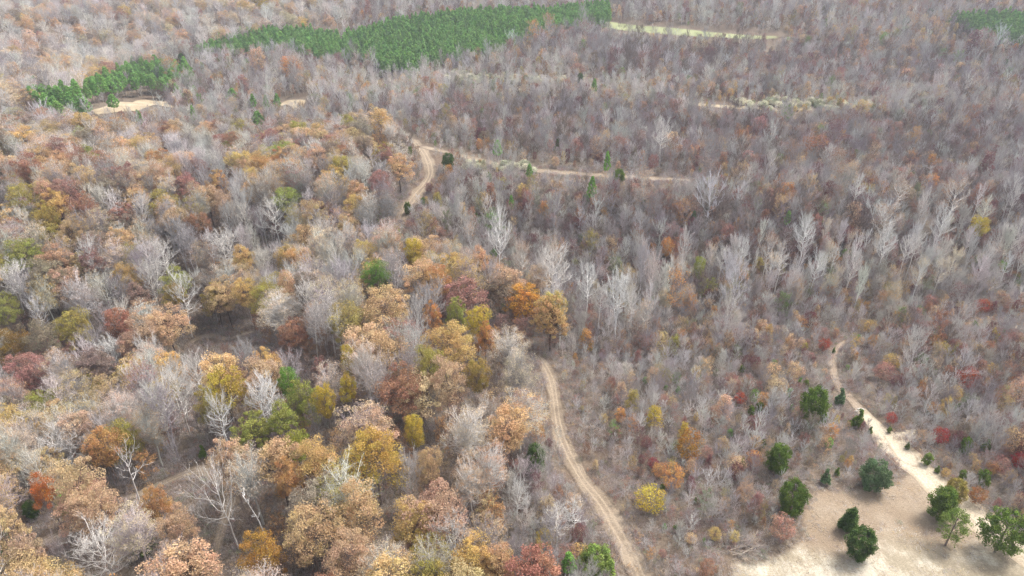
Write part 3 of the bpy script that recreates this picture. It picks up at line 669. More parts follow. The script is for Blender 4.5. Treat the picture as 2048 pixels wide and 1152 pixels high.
# --- mid-distance evergreens
for (u, v, wp, hp, lib, c, lb) in [
 (897,322,24,30,'cedar','dark cedar','dark cedar just right of the hilltop track bend'),(1237,352,24,26,'cedar','cedar','round dark cedar above the ridge track line'),
 (977,355,14,18,'cedar','cedar','small cedar right of the dark cedar by the hilltop track'),(758,395,16,36,'bigpine','pine','tall narrow pine left of the lower hilltop track'),
 (761,430,16,32,'bigpine','pine','lighter pine below the tall narrow one by the hilltop track'),(1214,322,18,36,'bigpine','bright pine','bright green pine left of the round dark cedar'),
 (1184,372,24,40,'bigpine','bright pine','bright green pine below the ridge track'),(1058,340,18,24,'bigpine','pine','pine on the ridge track near white bushes'),
 (1115,290,16,22,'cedar','cedar','cedar on the slope above the ridge track'),(814,415,14,22,'cedar','cedar','cedar on the right verge of the lower hilltop track'),
 (993,295,26,28,'bigpine','bright pine','bright green pine above the ridge track start'),(797,470,20,26,'bigpine','pine','pine at the foot of the hilltop track'),
 (819,300,10,14,'cedar','cedar','small cedar in the hilltop track fork'),(846,402,10,14,'cedar','cedar','small cedar right of the hilltop track foot'),
 (1160,155,14,16,'cedar','dark cedar','dark cedar beside the far white bushes'),(1188,170,16,14,'bigpine','pine','pine right of the far white bushes'),
 (951,438,20,24,'cedar','cedar','cedar on the slope above the tall white tree'),(894,473,12,22,'cedar','cedar','narrow cedar upper right of the yellow crown'),
 (1023,404,16,26,'bigpine','bright pine','light green young pine on the middle slope'),(1171,400,14,20,'cedar','blue cedar','bluish cedar on the middle slope'),
 (1288,408,10,18,'cedar','cedar','narrow dark cedar on the right middle slope'),(1160,476,10,18,'cedar','cedar','dark cedar behind the creek trees'),
 (1357,160,10,12,'cedar','dark cedar','dark cedar on the far right hillside'),(2010,125,12,12,'cedar','dark cedar','dark cedar below the right pine stand'),
 (1812,42,12,12,'cedar','dark cedar','dark cedar on the far skyline side above the grey woods'),(1860,25,12,14,'cedar','dark cedar','dark cedar left of the right pine stand'),
 (363,117,24,22,'bigpine','dark cedar','dark pine left of the plantation tip'),(62,183,28,34,'bigpine','pine','tall pine at the left end of the pine ridge'),
 (278,233,18,22,'bigpine','pine','pine below the sandy clearing'),(463,188,30,28,'bigpine','pine','broad pine right of the sandy clearing'),
 (516,236,32,28,'bigpine','pine','broad pine below the sandy opening'),(552,200,18,22,'bigpine','pine','pine at the left side of the sandy opening'),
 (390,182,16,30,'bigpine','pine','slim pine right of the pine ridge'),(352,178,20,26,'bigpine','pine','pine at the right end of the pine ridge'),
 (505,200,16,20,'bigpine','pine','pine left of the sandy opening'),(530,203,16,20,'bigpine','pine','pine between broad pine and sandy opening'),
 (10,275,26,30,'bigpine','pine','green pine at the left photo edge'),(383,225,14,18,'bigpine','pine','small pine under the sandy clearing end'),
 (8,1080,46,60,'bigpine','pine','green pine cut by the left photo edge near the bottom'),(128,1000,48,56,'bigpine','bright pine','green pine behind the red orange tree'),
 (62,1018,30,34,'cedar','dark cedar','dark cedar below the red orange tree'),(285,1090,44,34,'cedar','dark cedar','dark cedar under the crowns near the bottom left'),
 (1575,435,18,26,'bigpine','bright pine','light green pine on the right middle slope'),(1388,432,16,22,'bigpine','blue cedar','bluish pine on the right middle slope')]:
    Hh = {'bigpine': 12, 'cedar': None}[lib] if v < 260 else None
    hand(lib, random.randrange(4), u, v, wp, c, lb, H=Hh, hpx=None if Hh else hp)

# --- remarkable broadleaf trees in the old wood
GA = 'autumn trees of the old wood'
for (lib, i, u, v, wp, c, H, lb) in [
 ('leafy',4,1052,600,86,'bright orange',14,'low bright orange tree left of the whitest bare tree'),
 ('leafy',4,925,592,98,'dusty red',15,'broad dusty red tree left of the bright orange tree'),
 ('leafy',0,752,549,60,'green',15,'single green broadleaf tree in the middle of the wood'),
 ('leafy',3,826,503,46,'yellow',16,'clear yellow tree upper right of the green broadleaf tree'),
 ('leafy',0,697,642,92,(166,150,92),16,'olive tan round crown left of the dusty red tree'),
 ('leafy',2,768,618,104,'tan',17,'wide tan crown right behind the olive tan round crown'),
 ('thin',1,560,615,98,'pale tan',17,'cream twiggy dome at the creek bend'),
 ('leafy',1,590,668,66,'rust',12,'rusty brown tree under the cream twiggy dome'),
 ('leafy',1,147,655,72,'olive gold',17,'big olive gold tree standing alone on the left'),
 ('leafy',2,46,512,66,'yellow green',16,'yellow green tree near the left edge, highest of its colour'),
 ('leafy',2,8,622,48,'yellow green',15,'yellow green crown cut by the left edge'),
 ('leafy',0,20,692,74,(134,108,52),16,'dark mustard tree at the left edge'),
 ('leafy',3,496,585,58,'golden tan',17,'golden tan tree left of the cream twiggy dome'),
 ('leafy',3,188,765,32,'yellow',13,'small clear yellow tree below the olive gold tree'),
 ('young',2,65,778,40,'red',None,'small dark red tree in the shaded left hollow'),
 ('leafy',2,458,782,88,'yellow',16,'broad yellow tree above the woodland track'),
 ('leafy',1,420,815,52,'olive gold',15,'olive crown left of the broad yellow tree'),
 ('leafy',3,572,768,46,'green',15,'narrow green crown right of the broad yellow tree'),
 ('leafy',4,598,802,62,'yellow green',16,'yellow green crown under the narrow green one'),
 ('leafy',5,568,838,56,'yellow green',15,'lower yellow green crown in the green cluster'),
 ('leafy',4,505,866,78,'yellow green',14,'yellow green crown over the orange tan tree'),
 ('leafy',5,592,888,60,(146,150,66),13,'small green gold crown at the foot of the green cluster'),
 ('leafy',3,654,802,42,'yellow',16,'slim yellow tree right of the green cluster'),
 ('leafy',3,690,722,34,'yellow',17,'slim yellow green tree below the olive tan round crown'),
 ('leafy',5,700,775,34,'yellow',15,'short yellow tree among tan crowns in the centre'),
 ('leafy',2,750,912,116,(190,160,84),17,'largest golden olive dome in the lower wood'),
 ('leafy',3,210,892,66,'orange brown',17,'smooth orange brown tree left of the white snag'),
 ('leafy',3,830,862,46,'yellow',15,'small yellow tree right above the golden olive dome'),
 ('leafy',3,905,535,56,'golden tan',17,'mustard tree right of the green broadleaf tree'),
 ('leafy',1,955,642,56,'yellow',14,'yellow crown below the dusty red tree'),
 ('leafy',4,912,630,44,'yellow green',14,'pale green gold crown left below the dusty red tree'),
 ('leafy',4,970,672,40,'orange',13,'small orange crown below the yellow one in the centre'),
 ('leafy',4,860,635,42,'orange',14,'small orange crown left of the pale green gold one'),
 ('leafy',0,92,980,46,(200,124,64),14,'red orange tree beside the green pine at lower left'),
 ('leafy',4,462,920,84,'pinkish tan',16,'peach tan crown over the woodland track loop'),
 ('leafy',1,575,960,62,'orange brown',15,'orange brown crown right of the track loop'),
 ('leafy',1,195,1020,90,'pinkish tan',16,'pinkish tan crown below the green pine at lower left'),
 ('leafy',2,315,1010,60,'orange brown',14,'orange brown crown between snag and woodland track'),
 ('leafy',1,355,1060,70,'pinkish tan',14,'pinkish tan crown inside the woodland track loop'),
 ('leafy',1,525,1105,84,(180,140,72),16,'golden crown right of the lower woodland track'),
 ('leafy',2,620,1060,112,'tan',17,'wide tan crown right of the golden crown at the bottom'),
 ('leafy',0,715,1010,100,'tan',17,'tan crown directly below the golden olive dome'),
 ('leafy',1,820,1050,90,'golden tan',17,'golden tan crown lower right of the golden olive dome'),
 ('leafy',2,700,1120,100,'pinkish tan',16,'pinkish crown at the bottom edge under the tan one'),
 ('thin',0,940,855,104,'pale tan',18,'pale feathery tree left of the dirt track, widest of its kind'),
 ('thin',3,945,960,80,'pinkish tan',16,'pale orange feathery tree left of the lone dark cedar'),
 ('leafy',1,855,935,56,'tan',15,'tan crown right of the golden olive dome'),
 ('leafy',1,800,780,100,'rust',17,'rusty tan crown in the centre above the golden olive dome'),
 ('leafy',2,893,765,84,'pinkish tan',17,'rosy tan crown right of the rusty tan one'),
 ('leafy',3,955,748,52,(170,146,84),17,'olive gold tree at the wood edge near the dirt track head'),
 ('leafy',2,905,690,100,'golden tan',17,'golden tan crown under the pale green gold one'),
 ('thin',2,1020,690,70,'pale tan',17,'pale twiggy crown above the dirt track head'),
 ('leafy',2,1075,560,50,'pale tan',16,'cream tan crown above the bright orange tree'),
 ('leafy',1,1385,540,0,'yellow',15,None)]:
    if wp: hand(lib, i, u, v, wp, c, lb, H=H, group=GA, bark='pale' if lib == 'thin' else 'brown')
hand('leafy',3,1397,535,28,'yellow green','slim yellow green tree left of the pale creek trees',H=15,bark='pale')
hand('young',0,1416,577,38,'yellow green','yellow green bushy tree under the slim yellow green one',hpx=46)
hand('leafy',3,1960,452,40,'yellow','yellow orange tree among pale trees at the far right',H=14,bark='pale')
hand('leafy',3,1335,492,22,'orange','narrow orange tree above the creek row',H=13,bark='pale')
hand('leafy',4,1122,490,18,'orange','little orange tree behind the creek row',H=8)
hand('young',3,1088,418,26,'orange','orange young tree on the middle slope',hpx=34)
hand('young',1,1045,382,26,'golden tan','golden young tree on the middle slope',hpx=30)

# --- white and pale bare trees of the creek row
GC = 'pale bare trees along the creek'
for (i, u, v, wp, H, bk, lb) in [
 (1,1236,592,66,20,'white','whitest forked bare tree in the creek row'),(0,1176,572,58,18,'white','white fan shaped tree left of the whitest forked one'),
 (0,1000,482,58,24,'white','tallest white bare tree standing above the wood'),(0,1105,545,90,20,'pale','broad cream bare tree above the bright orange tree'),
 (2,1200,600,40,17,'pale','thin pale tree between the two white ones'),(2,1268,610,40,16,'pale','pale leaning tree right of the whitest forked one'),
 (2,1082,530,36,21,'pale','slim pale tree left of the broad cream one'),(3,1045,520,40,18,'pale','pale pinkish tree right of the tallest white tree'),
 (2,1440,520,34,17,'pale','first pale tree right of the yellow green pair'),(0,1484,515,40,17,'white','white branched tree second right of the yellow green pair'),
 (2,1508,530,12,17,'pale','bare leaning pole right of the white branched tree'),(3,1535,505,36,18,'pale','tan tinted tree right of the leaning pole'),
 (0,1610,478,54,18,'white','umbrella topped white tree highest in the row'),(2,1560,530,40,16,'pale','small pale tree left of the umbrella topped one'),
 (0,1628,540,46,16,'white','white tree with a dark hollow behind, below the umbrella top'),(2,1590,555,30,14,'pale','short pale tree left of the dark hollow'),
 (2,1665,515,24,14,'white','crooked little white tree right of the dark hollow'),(0,1700,540,40,16,'pale','greyish tree with low branches right of the crooked one'),
 (3,1768,445,60,18,'pale','cream feathery tree behind the creek row at right'),(0,1772,495,48,19,'white','straight white trunk tree right of centre in the row'),
 (2,1815,500,36,18,'pale','slim tree right of the straight white trunk'),(2,1830,490,30,18,'pale','slim grey tree leaning right beside the slim one'),
 (0,1885,455,48,19,'white','tall leaning white tree near the yellow orange tree'),(3,1912,400,60,20,'pale','high feathery tree above the tall leaning white one'),
 (2,1320,565,30,15,'pale','pale twiggy tree under the narrow orange tree'),(3,1345,540,34,16,'pale','cream twiggy tree right of the narrow orange tree'),
 (2,1938,480,24,15,'pale','thin pale tree under the yellow orange tree'),(0,2030,480,40,17,'pale','pale tree at the right photo edge in the row'),
 (2,1990,470,34,16,'grey','grey tree left of the right edge tree'),(3,1980,520,44,14,'pale','pinkish twiggy tree low at the right end of the row'),
 (0,1325,275,44,17,'pale','pale bare tree on the second ridge'),(2,1210,240,20,17,'pale','slim white trunk on the far slope'),(2,1545,320,20,14,'pale','little pale tree on the right far slope'),
 (0,1712,380,36,14,'white','white bare tree in the hollow left of the high feathery tree'),(3,1800,385,50,16,'pale','pink feathery tree right of the white one in the hollow')]:
    hand('creek', i, u, v, wp*0.76, (176,146,120), lb, H=H, bark=bk, group=GC)
GB = 'pale bare trees within the old wood'
for (i, u, v, wp, H, bk, lb) in [
 (0,553,440,56,17,'pale','whitish bare crown at the top of the grey draw'),(5,24,565,62,15,'pale','fan of pale stems at the left edge under the yellow green tree'),
 (0,625,655,40,14,'pale','small bare tree between the cream dome and the olive round crown'),(1,680,672,44,13,'pale','bare tree under the olive tan round crown'),
 (4,820,585,60,14,'grey','rounded grey bare tree right of the green broadleaf'),(4,835,655,52,15,'grey','vase shaped bare tree below the tan wide crown'),
 (5,450,500,60,17,'pale','cream bare crown in the left middle of the wood'),(2,300,560,50,17,'pale','pale bare tree left of the grey draw'),
 (1,365,600,50,18,'white','long white stemmed tree above the creek bend'),(3,330,520,46,18,'pale','slim bare tree high in the left wood'),
 (5,225,710,48,14,'white','white tree right of the olive gold tree'),(4,360,800,60,15,'pale','pale twiggy crown left of the broad yellow tree'),
 (1,345,1000,1,1,'pale',None),(4,400,760,60,15,'pale','grey twiggy crown above the olive crown'),(5,130,900,96,14,'grey','wide bluish grey bare tree in the lower left'),
 (4,210,1115,120,12,'pale','sprawling pale bare tree at the bottom left'),(4,820,970,50,13,'grey','grey upright bare tree right of the golden olive dome foot'),
 (4,440,840,46,12,'white','white branching tree under the broad yellow tree'),(3,1115,1045,60,9,'pale','low white bare tree left of the lower dirt track'),
 (0,1150,1030,44,9,'white','white bare tree touching the lower dirt track'),(4,1035,1000,44,8,'white','curved white bare tree below the lone dark cedar')]:
    if lb: hand('bare', i, u, v, wp, 'pale tan', lb, H=H, bark=bk, group=GB)
hand('snag', 1, 255, 935, 56, 'tan', 'broken topped white snag right of the orange brown tree', H=13, bark='grey')
hand('snag', 0, 452, 1005, 92, 'tan', 'great white dead tree with spreading limbs over the woodland track', H=17, bark='pale')
hand('snag', 2, 525, 1020, 26, 'tan', 'thin leaning dead tree right of the great white one', H=13, bark='white', tilt=(0, -0.18))
hand('snag', 1, 445, 848, 64, 'tan', 'white dead limbs sticking out under the broad yellow tree', H=11, bark='white')

# --- remarkable small trees in the regrowth
GY_ = 'coloured young trees in the regrowth'
for (i, u, v, wp, hp, c, lb) in [
 (3,1311,830,36,44,'yellow','yellow conical young tree, upper of the yellow ones'),(3,1368,862,26,44,'yellow','yellow green pointed tree joined to a rusty gold one'),
 (4,1380,888,56,62,(160,116,54),'rusty gold spreading tree right of the yellow conical ones'),(3,1264,800,32,46,'olive gold','olive gold young tree nearest the upper dirt track'),
 (1,1242,829,24,30,'orange','orange young tree below the olive gold one'),(0,1346,950,48,52,'orange','rounded peach orange tree right of the dirt track'),
 (2,1318,940,28,28,'orange','small orange bush left of the rounded peach one'),(2,1300,997,62,46,'yellow','yellow bushy tree right of the middle dirt track'),
 (2,1158,1066,40,34,'maroon','dark red bush left of the lower dirt track'),(1,1088,1073,32,40,'yellow','small yellow tree left of the dark red bush'),
 (4,1075,868,34,50,'orange brown','orange brown young tree left of the upper dirt track'),(2,1938,757,44,40,'red','pointed red orange tree at the right'),
 (2,2036,757,32,34,'maroon','maroon tree at the right edge'),(0,1648,688,24,24,'red','red bush at the head of the narrow pale track'),
 (2,1786,722,38,26,'golden tan','golden brown low tree left of the red orange one'),(4,1882,700,38,34,'olive gold','olive rust tree above the red orange one'),
 (2,1968,612,34,24,'red','red bush above the creekside track'),(4,1975,696,38,28,'rust','rusty bush between olive rust tree and right edge'),
 (0,1738,652,24,24,'golden tan','golden bush above the narrow pale track'),(2,1882,871,32,32,(170,60,56),'crimson bush right of the pale road'),
 (2,1784,836,22,22,(170,70,60),'small crimson bush above the road spur'),(1,1481,796,26,24,'red','red bush left of the tallest cedar'),
 (1,1506,846,26,34,'maroon','maroon tree under the two small cedar shrubs'),(4,1770,742,44,30,'dusty red','dusty red tree under the golden brown one'),
 (2,1795,762,30,20,'maroon','maroon bush below the dusty red tree'),(0,1957,990,34,32,(160,110,64),'round brown bush beyond the pale road near the thin cedar'),
 (2,2000,930,36,34,'dusty red','dusty red bush beyond the pale road'),(2,2040,920,30,30,(160,60,60),'crimson bush at the right edge beyond the road'),
 (0,1415,1135,36,40,'rust','rusty bush at the bottom left of the clearing'),(4,1566,1055,52,50,(176,136,116),'peach twiggy tree at the left side of the clearing'),
 (1,1510,915,32,30,'orange','tan orange sapling left of the oval cedar'),(1,1663,862,26,34,'orange','orange sapling above the midway cedar shrub'),
 (2,1292,885,24,24,'maroon','dark pink bush right of the upper dirt track'),(2,1306,925,22,22,(150,60,70),'crimson bush among white saplings'),
 (3,1675,838,12,18,'yellow','little yellow sapling right of the tallest cedar'),(4,1913,786,26,28,'golden tan','golden sapling under the red orange tree'),
 (2,1985,935,26,24,'orange','orange bush between crimson and dusty red ones'),(1,1285,312,16,24,'orange','orange young tree near the second ridge'),(1,1055,262,16,26,'orange','orange tree above the ridge track'),
 (2,897,340,18,20,'orange','orange bush at the foot of the dark track cedar'),(2,853,190,34,26,'dusty red','dusty red tree on the far slope centre'),(2,857,375,18,18,'maroon','maroon bush right of the hilltop track'),
 (1,755,240,60,44,'tan','tan tree at the top of the wood by the hilltop track'),(2,1200,315,18,18,'maroon','maroon bush left of the bright green pine'),
 (2,1372,165,0,0,'maroon',None),(1,1495,262,20,24,'orange','orange tree on the right far slope'),(1,1752,330,24,28,'dusty red','dusty red tree in the right hollow'),(0,1920,334,22,20,'olive gold','olive round tree on the far right slope'),(0,1650,285,22,24,'rust','rusty round tree on the right far slope')]:
    if wp: hand('young', i, u, v, wp, c, lb, hpx=hp, group=GY_)

# --- things lying about: rocks by the road, brush pile at the clearing
def make_rock(name, size, seed):
    import bmesh
    rng = np.random.default_rng(seed); bm = bmesh.new(); bmesh.ops.create_icosphere(bm, subdivisions=3, radius=1)
    k = rng.normal(size=(5, 3)) * 2
    for vtx in bm.verts:
        c = np.array(vtx.co); f = 1 + 0.12*sum(math.sin(float(k[j] @ c) + j) for j in range(5))/1.6
        vtx.co = Vector((c[0]*f*size[0], c[1]*f*size[1], max(c[2], -0.35)*f*size[2]))
    me = bpy.data.meshes.new(name); bm.to_mesh(me); bm.free(); me.materials.append(M_rock); return me
M_rock, n_, N_, L = mat('pale_rock')
geo = N_('ShaderNodeNewGeometry'); b_ = noise(N_, L, geo.outputs['Position'], 3, 6, .7)
r_ = ramp(N_, [(0.3, (140,132,120)), (0.7, (200,194,182))]); L(b_.outputs[0], r_.inputs[0]); finish(N_, L, r_.outputs[0], bump=b_.outputs[0], bs=.6)
for k, (u, v, s, lb) in enumerate([(1721,820,0.75,'largest white rock on the verge of the narrow pale track'),(1712,823,0.45,'smaller white rock left of the largest one by the track'),(1690,776,0.35,'lone small pale rock by the track bend')]):
    x, y, d = hit(u, v); o = link(bpy.data.objects.new('rock', make_rock('rock', (s*1.1, s*0.7, s*0.55), 200+k)))
    o.location = (x, y, float(ground(x, y)) + 0.1); tag(o, lb, 'rock', 'pale rocks by the track')
def log_pile(u, v, n, seed, label, L_=5):
    rng = np.random.default_rng(seed); S = Segs()
    for i in range(n):
        a = rng.normal()*0.7 + 0.3; p = np.array([rng.normal()*1.6, rng.normal()*0.9, 0.15+0.5*rng.random()]); ln = L_*(0.4+0.6*rng.random())
        e = p + np.array([math.cos(a)*ln, math.sin(a)*ln*0.7, 0.2+0.9*rng.random()]); pts = curve(p, e, rng, 0, 3, 0.03)
        S.line(pts, 0.07, 0.02); twigs(S, rng, pts, 4, 1.3, 0.03, 0.1, 2, 0.8)
    V, F = S.mesh_arrays(4); a = np.full(len(F), .5)
    o = bpy.data.objects.new('brush_pile', new_mesh('brush_pile', V, [F], [M_bark], attrs={'var': ('FACE', a)}))
    x, y, d = hit(u, v); o.location = (x, y, float(ground(x, y))); o['bark'] = lin((170,156,140)); link(o); tag(o, label, 'brush pile')
log_pile(1468, 1092, 16, 5, 'tangle of fallen grey branches at the left rim of the clearing', 6)
log_pile(1112, 672, 8, 6, 'dark fallen branches at the head of the dirt track', 7)
bpy.data.objects['brush_pile.001']['bark'] = lin((60,50,46))

# ------------------------------------------------------------------ the woods: scatter on the terrain
MATURE = [(-400,150),(0,215),(150,225),(330,250),(600,235),(770,235),(800,262),(800,330),(760,440),(860,488),(985,540),(1100,575),(1120,640),(1085,690),(1075,760),(1035,830),(1005,950),(1010,1020),(1075,1110),(1090,1400),(-400,1400)]
FARWOOD = [(-500,-200),(700,-200),(700,40),(560,55),(420,80),(350,115),(250,130),(100,180),(0,215),(-400,150)]
DRAW = [(300,255),(420,270),(500,360),(545,450),(560,545),(500,540),(455,440),(380,350),(300,300)]
PINES = [[(385,104),(440,74),(540,56),(640,58),(695,72),(704,110),(640,106),(540,90),(440,102)],
         [(688,66),(780,40),(880,24),(1000,18),(1100,16),(1215,2),(1226,30),(1160,46),(1075,66),(1020,88),(910,110),(810,130),(765,128),(728,112),(690,104)],
         [(1905,28),(1960,26),(2300,20),(2300,95),(2048,80),(1985,70),(1930,45)]]
PRIDGE = [(62,200),(66,170),(90,190),(170,180),(225,150),(290,120),(345,130),(385,135),(380,155),(320,175),(280,200),(200,203),(140,222),(90,222)]
CREEK = [(970,470),(1010,455),(1150,520),(1290,500),(1420,490),(1600,455),(1750,420),(2200,380),(2200,530),(1900,560),(1700,575),(1450,585),(1280,630),(1130,650),(1100,600)]
SPARSE = [(1120,700),(1650,700),(1900,960),(1820,960),(1600,980),(1600,1050),(1480,1120),(1400,1200),(1290,1200),(1150,900)]
WHITES = [[(930,318),(1070,318),(1070,336),(930,330)],[(900,142),(1000,150),(1170,158),(1170,166),(900,164)],[(1460,194),(1760,200),(1770,216),(1460,214)],[(1400,352),(1470,358),(1470,372),(1400,370)],[(890,145),(960,150),(960,163),(890,160)],[(1040,178),(1100,185),(1100,195),(1040,190)]]
def cells(spacing, x0, x1, y0, y1):
    xs = np.arange(x0, x1, spacing); ys = np.arange(y0, y1, spacing); X, Y = np.meshgrid(xs, ys)
    X = X + RNG.uniform(-.48, .48, X.shape)*spacing + (np.arange(len(ys)) % 2)[:, None]*spacing/2; Y = Y + RNG.uniform(-.48, .48, Y.shape)*spacing
    return X.ravel(), Y.ravel()
def noise2(x, y, s, seed=0):
    r = np.random.default_rng(1000 + seed); o = 0
    for k in range(6):
        a = r.random()*6.28; f = (0.6 + r.random())/s; o = o + np.sin((np.cos(a)*x + np.sin(a)*y)*f*6.28 + r.random()*6.28)
    return o/6*1.7
def vis(x, y, up):
    u, v, d = project(x, y, ground(x, y) + up); return u, v, d
def road_gap(x, y, extra):
    g = np.full(np.shape(x), 1e9)
    for p in TRACKS:
        q = p[::3]; g = np.minimum(g, dist_poly(x, y, [tuple(r) for r in q[:, :2]]) - q[:, 2].mean()/2)
    return g > extra
def in_open(x, y, grow=0.8):
    r = np.zeros(np.shape(x), bool)
    for pl in OPEN: r |= inpoly(x, y, pl) | (dist_poly(x, y, pl + [pl[0]]) < grow)
    return r
def occupied(x, y, k=1.0, add=0.0):
    r = np.zeros(np.shape(x), bool)
    for (a, b, c, hh) in OCC: r |= np.hypot(x-a, y-b) < c*k + add
    return r
def pick(table, n):
    w_ = np.array([t[1] for t in table], float); w_ /= w_.sum(); return RNG.choice(len(table), n, p=w_)

POP = []   # every scattered plant: lib, idx, x, y, sxy, sz, tintname, tint, bark, kind
def put(lib, x, y, sxy, sz, cname, bark):
    POP.append([lib, random.randrange(len(LIB[lib])), float(x), float(y), float(sxy), float(sz), cname, jitter(lin(COL[cname]), 0.13), jitter(lin(BARK[bark]), 0.10)])

# hand trees hide less if neighbours in front keep off them: reserve the line of sight
def sight_blocked(x, y, up, r):
    """would a plant here stand right in front of a remarkable tree?"""
    u, v, d = vis(x, y, up); b = np.zeros(np.shape(x), bool)
    for t in HANDS:
        rp = t['r']*FPX/t['d']
        b |= (np.abs(u - t['u']) < rp*(0.85 if t['info'] == 'accent' else 0.6) + r*FPX/d*0.3) & (v > t['v'] - rp*0.5) & (v - r*FPX/d < t['v'] + rp*(0.75 if t['info'] == 'accent' else 0.45)) & (d < t['d'])
    return b
HANDS = [t for t in THINGS if t['lib'] not in ('creek',)]

SHOW = [([(1100,745),(1108,745),(1122,850),(1172,950),(1245,1060),(1300,1160),(1270,1160),(1220,1060),(1150,950),(1108,850)], 0.95), (FIELD_PX, 0.92), (SAND_PX, 0.9), ([(548,214),(575,198),(618,197),(616,214)], 0.9), ([(1370,201),(1640,212),(1640,223),(1370,212)], 0.55), ([(850,294),(960,308),(1100,338),(1390,357),(1390,366),(1100,350),(940,324),(850,308)], 0.35)]
def opens(x, y, hts):
    r = np.zeros(np.shape(x), bool); q = RNG.random(np.shape(x))
    for pl, pr in SHOW:
        for h_ in hts:
            u, v, d = vis(x, y, h_); r |= inpoly(u, v, pl) & (q < pr)
    return r
# old wood
x, y = cells(5.6, -330, 330, 50, 460)
u, v, d = vis(x, y, 13)
m = inpoly(u, v, MATURE) & (u > -160) & (v < 1500) & road_gap(x, y, 1.2) & ~in_open(x, y, 2) & ~occupied(x, y, 0.85, 0.8)
x, y, u, v = x[m], y[m], u[m], v[m]
m = ~sight_blocked(x, y, 13, 4) & ~opens(x, y, (2, 6, 10, 14)); x, y, u, v = x[m], y[m], u[m], v[m]
creekgap = dist_poly(u, v, [(360,700),(420,690),(480,680),(540,670)]) > 26
x, y, u, v = x[creekgap], y[creekgap], u[creekgap], v[creekgap]
GLADES = [[(370,676),(420,662),(500,656),(505,676),(450,690),(420,702),(375,698)], [(375,930),(440,930),(468,960),(466,1000),(445,1000),(440,965),(380,955)], [(418,1045),(446,1040),(446,1152),(414,1152)],
          [(75,1100),(110,1065),(160,1045),(165,1062),(120,1085),(90,1110)], [(290,965),(380,930),(385,948),(300,990)]]
def glade(x, y, hts, w_):
    r = np.zeros(np.shape(x), bool)
    for g_ in GLADES:
        for h_ in hts:
            u, v, d = vis(x, y, h_)
            for k in (-1, -.5, 0, .5, 1): r |= inpoly(u + k*w_*FPX/d, v, g_)
    return r
m = ~glade(x, y, (2, 5, 8, 11, 14, 17), 1.9); x, y, u, v = x[m], y[m], u[m], v[m]
TBL_FRONT = [('tan',28),('pinkish tan',24),('golden tan',10),('orange brown',5),('pale tan',26),('rust',2),('dull brown',4),('olive gold',5),('yellow',1)]
TBL_MID = [('tan',20),('pinkish tan',24),('pale tan',20),('dusty red',8),('golden tan',8),('orange brown',5),('olive gold',5),('dull brown',8),('yellow green',1),('rust',1)]
TBL_LEFT = [('tan',20),('pinkish tan',22),('olive gold',7),('golden tan',8),('orange brown',4),('dull brown',14),('dusty red',9),('yellow green',3),('pale tan',8),('rust',6)]
nn = noise2(x, y, 45, 1)
indraw = inpoly(u, v, DRAW)
for i in range(len(x)):
    tb = TBL_FRONT if v[i] > 820 else (TBL_LEFT if u[i] < 420 or v[i] < 460 else TBL_MID)
    pb = 0.16 + 0.10*nn[i]
    if u[i] < 700 and 430 < v[i] < 860: pb += 0.18
    if v[i] < 460: pb += 0.12
    if u[i] > 560 and v[i] > 640: pb -= 0.08
    if indraw[i]: pb = 0.93
    h = random.uniform(0.82, 1.08)
    if v[i] < 330: h *= 0.85
    if random.random() < pb:
        put('bare', x[i], y[i], random.uniform(0.75, 1.05)*(0.8 if indraw[i] else 1), h*0.95, 'pale tan', random.choice(['pale', 'grey', 'pale', 'lilac']))
    else:
        c = tb[pick(tb, 1)[0]][0]
        lib = 'thin' if random.random() < 0.4 or c == 'pale tan' else 'leafy'
        put(lib, x[i], y[i], random.uniform(0.74, 1.2), h, c, random.choice(['grey', 'lilac', 'pale', 'grey'] if lib == 'thin' else ['brown', 'dark']))
# understory of the old wood
x, y = cells(5.2, -300, 300, 60, 330); u, v, d = vis(x, y, 9)
m = inpoly(u, v, MATURE) & (u > -100) & road_gap(x, y, 0.8) & ~in_open(x, y, 1); x, y, u, v = x[m], y[m], u[m], v[m]
m = ~sight_blocked(x, y, 5, 2) & ~glade(x, y, (1, 4, 7), 1.0); x, y, u, v = x[m], y[m], u[m], v[m]
for i in range(len(x)):
    if random.random() < 0.3: continue
    if random.random() < 0.55: put('sapling', x[i], y[i], random.uniform(0.9, 1.5), random.uniform(0.9, 1.6), 'tan', random.choice(['lilac', 'brown', 'brown']))
    else: put('halfsap', x[i], y[i], random.uniform(0.9, 1.5), random.uniform(0.8, 1.4), random.choice(['dull brown', 'rust', 'dusty red', 'tan', 'orange brown']), 'brown')

# far wood at upper left
x, y = cells(9.5, -900, 100, 280, 1150); u, v, d = vis(x, y, 11)
m = inpoly(u, v, FARWOOD) & (u > -150) & (v > -60) & (~inpoly(u, v, PRIDGE)) & ~in_open(x, y, 3); x, y, u, v = x[m], y[m], u[m], v[m]
TBL_FAR = [('pale tan',26),('pinkish tan',26),('tan',18),('dull brown',8),('golden tan',7),('dusty red',4),('olive gold',4)]
nn = noise2(x, y, 90, 4)
for i in range(len(x)):
    if random.random() < 0.52 + 0.2*nn[i]: put('bare', x[i], y[i], random.uniform(1.0, 1.35), random.uniform(0.8, 1.0), 'tan', random.choice(['pale', 'grey', 'lilac']))
    else: put('thin' if random.random() < 0.4 else 'leafy', x[i], y[i], random.uniform(0.8, 1.15), random.uniform(0.75, 0.95), TBL_FAR[pick(TBL_FAR, 1)[0]][0], 'grey')

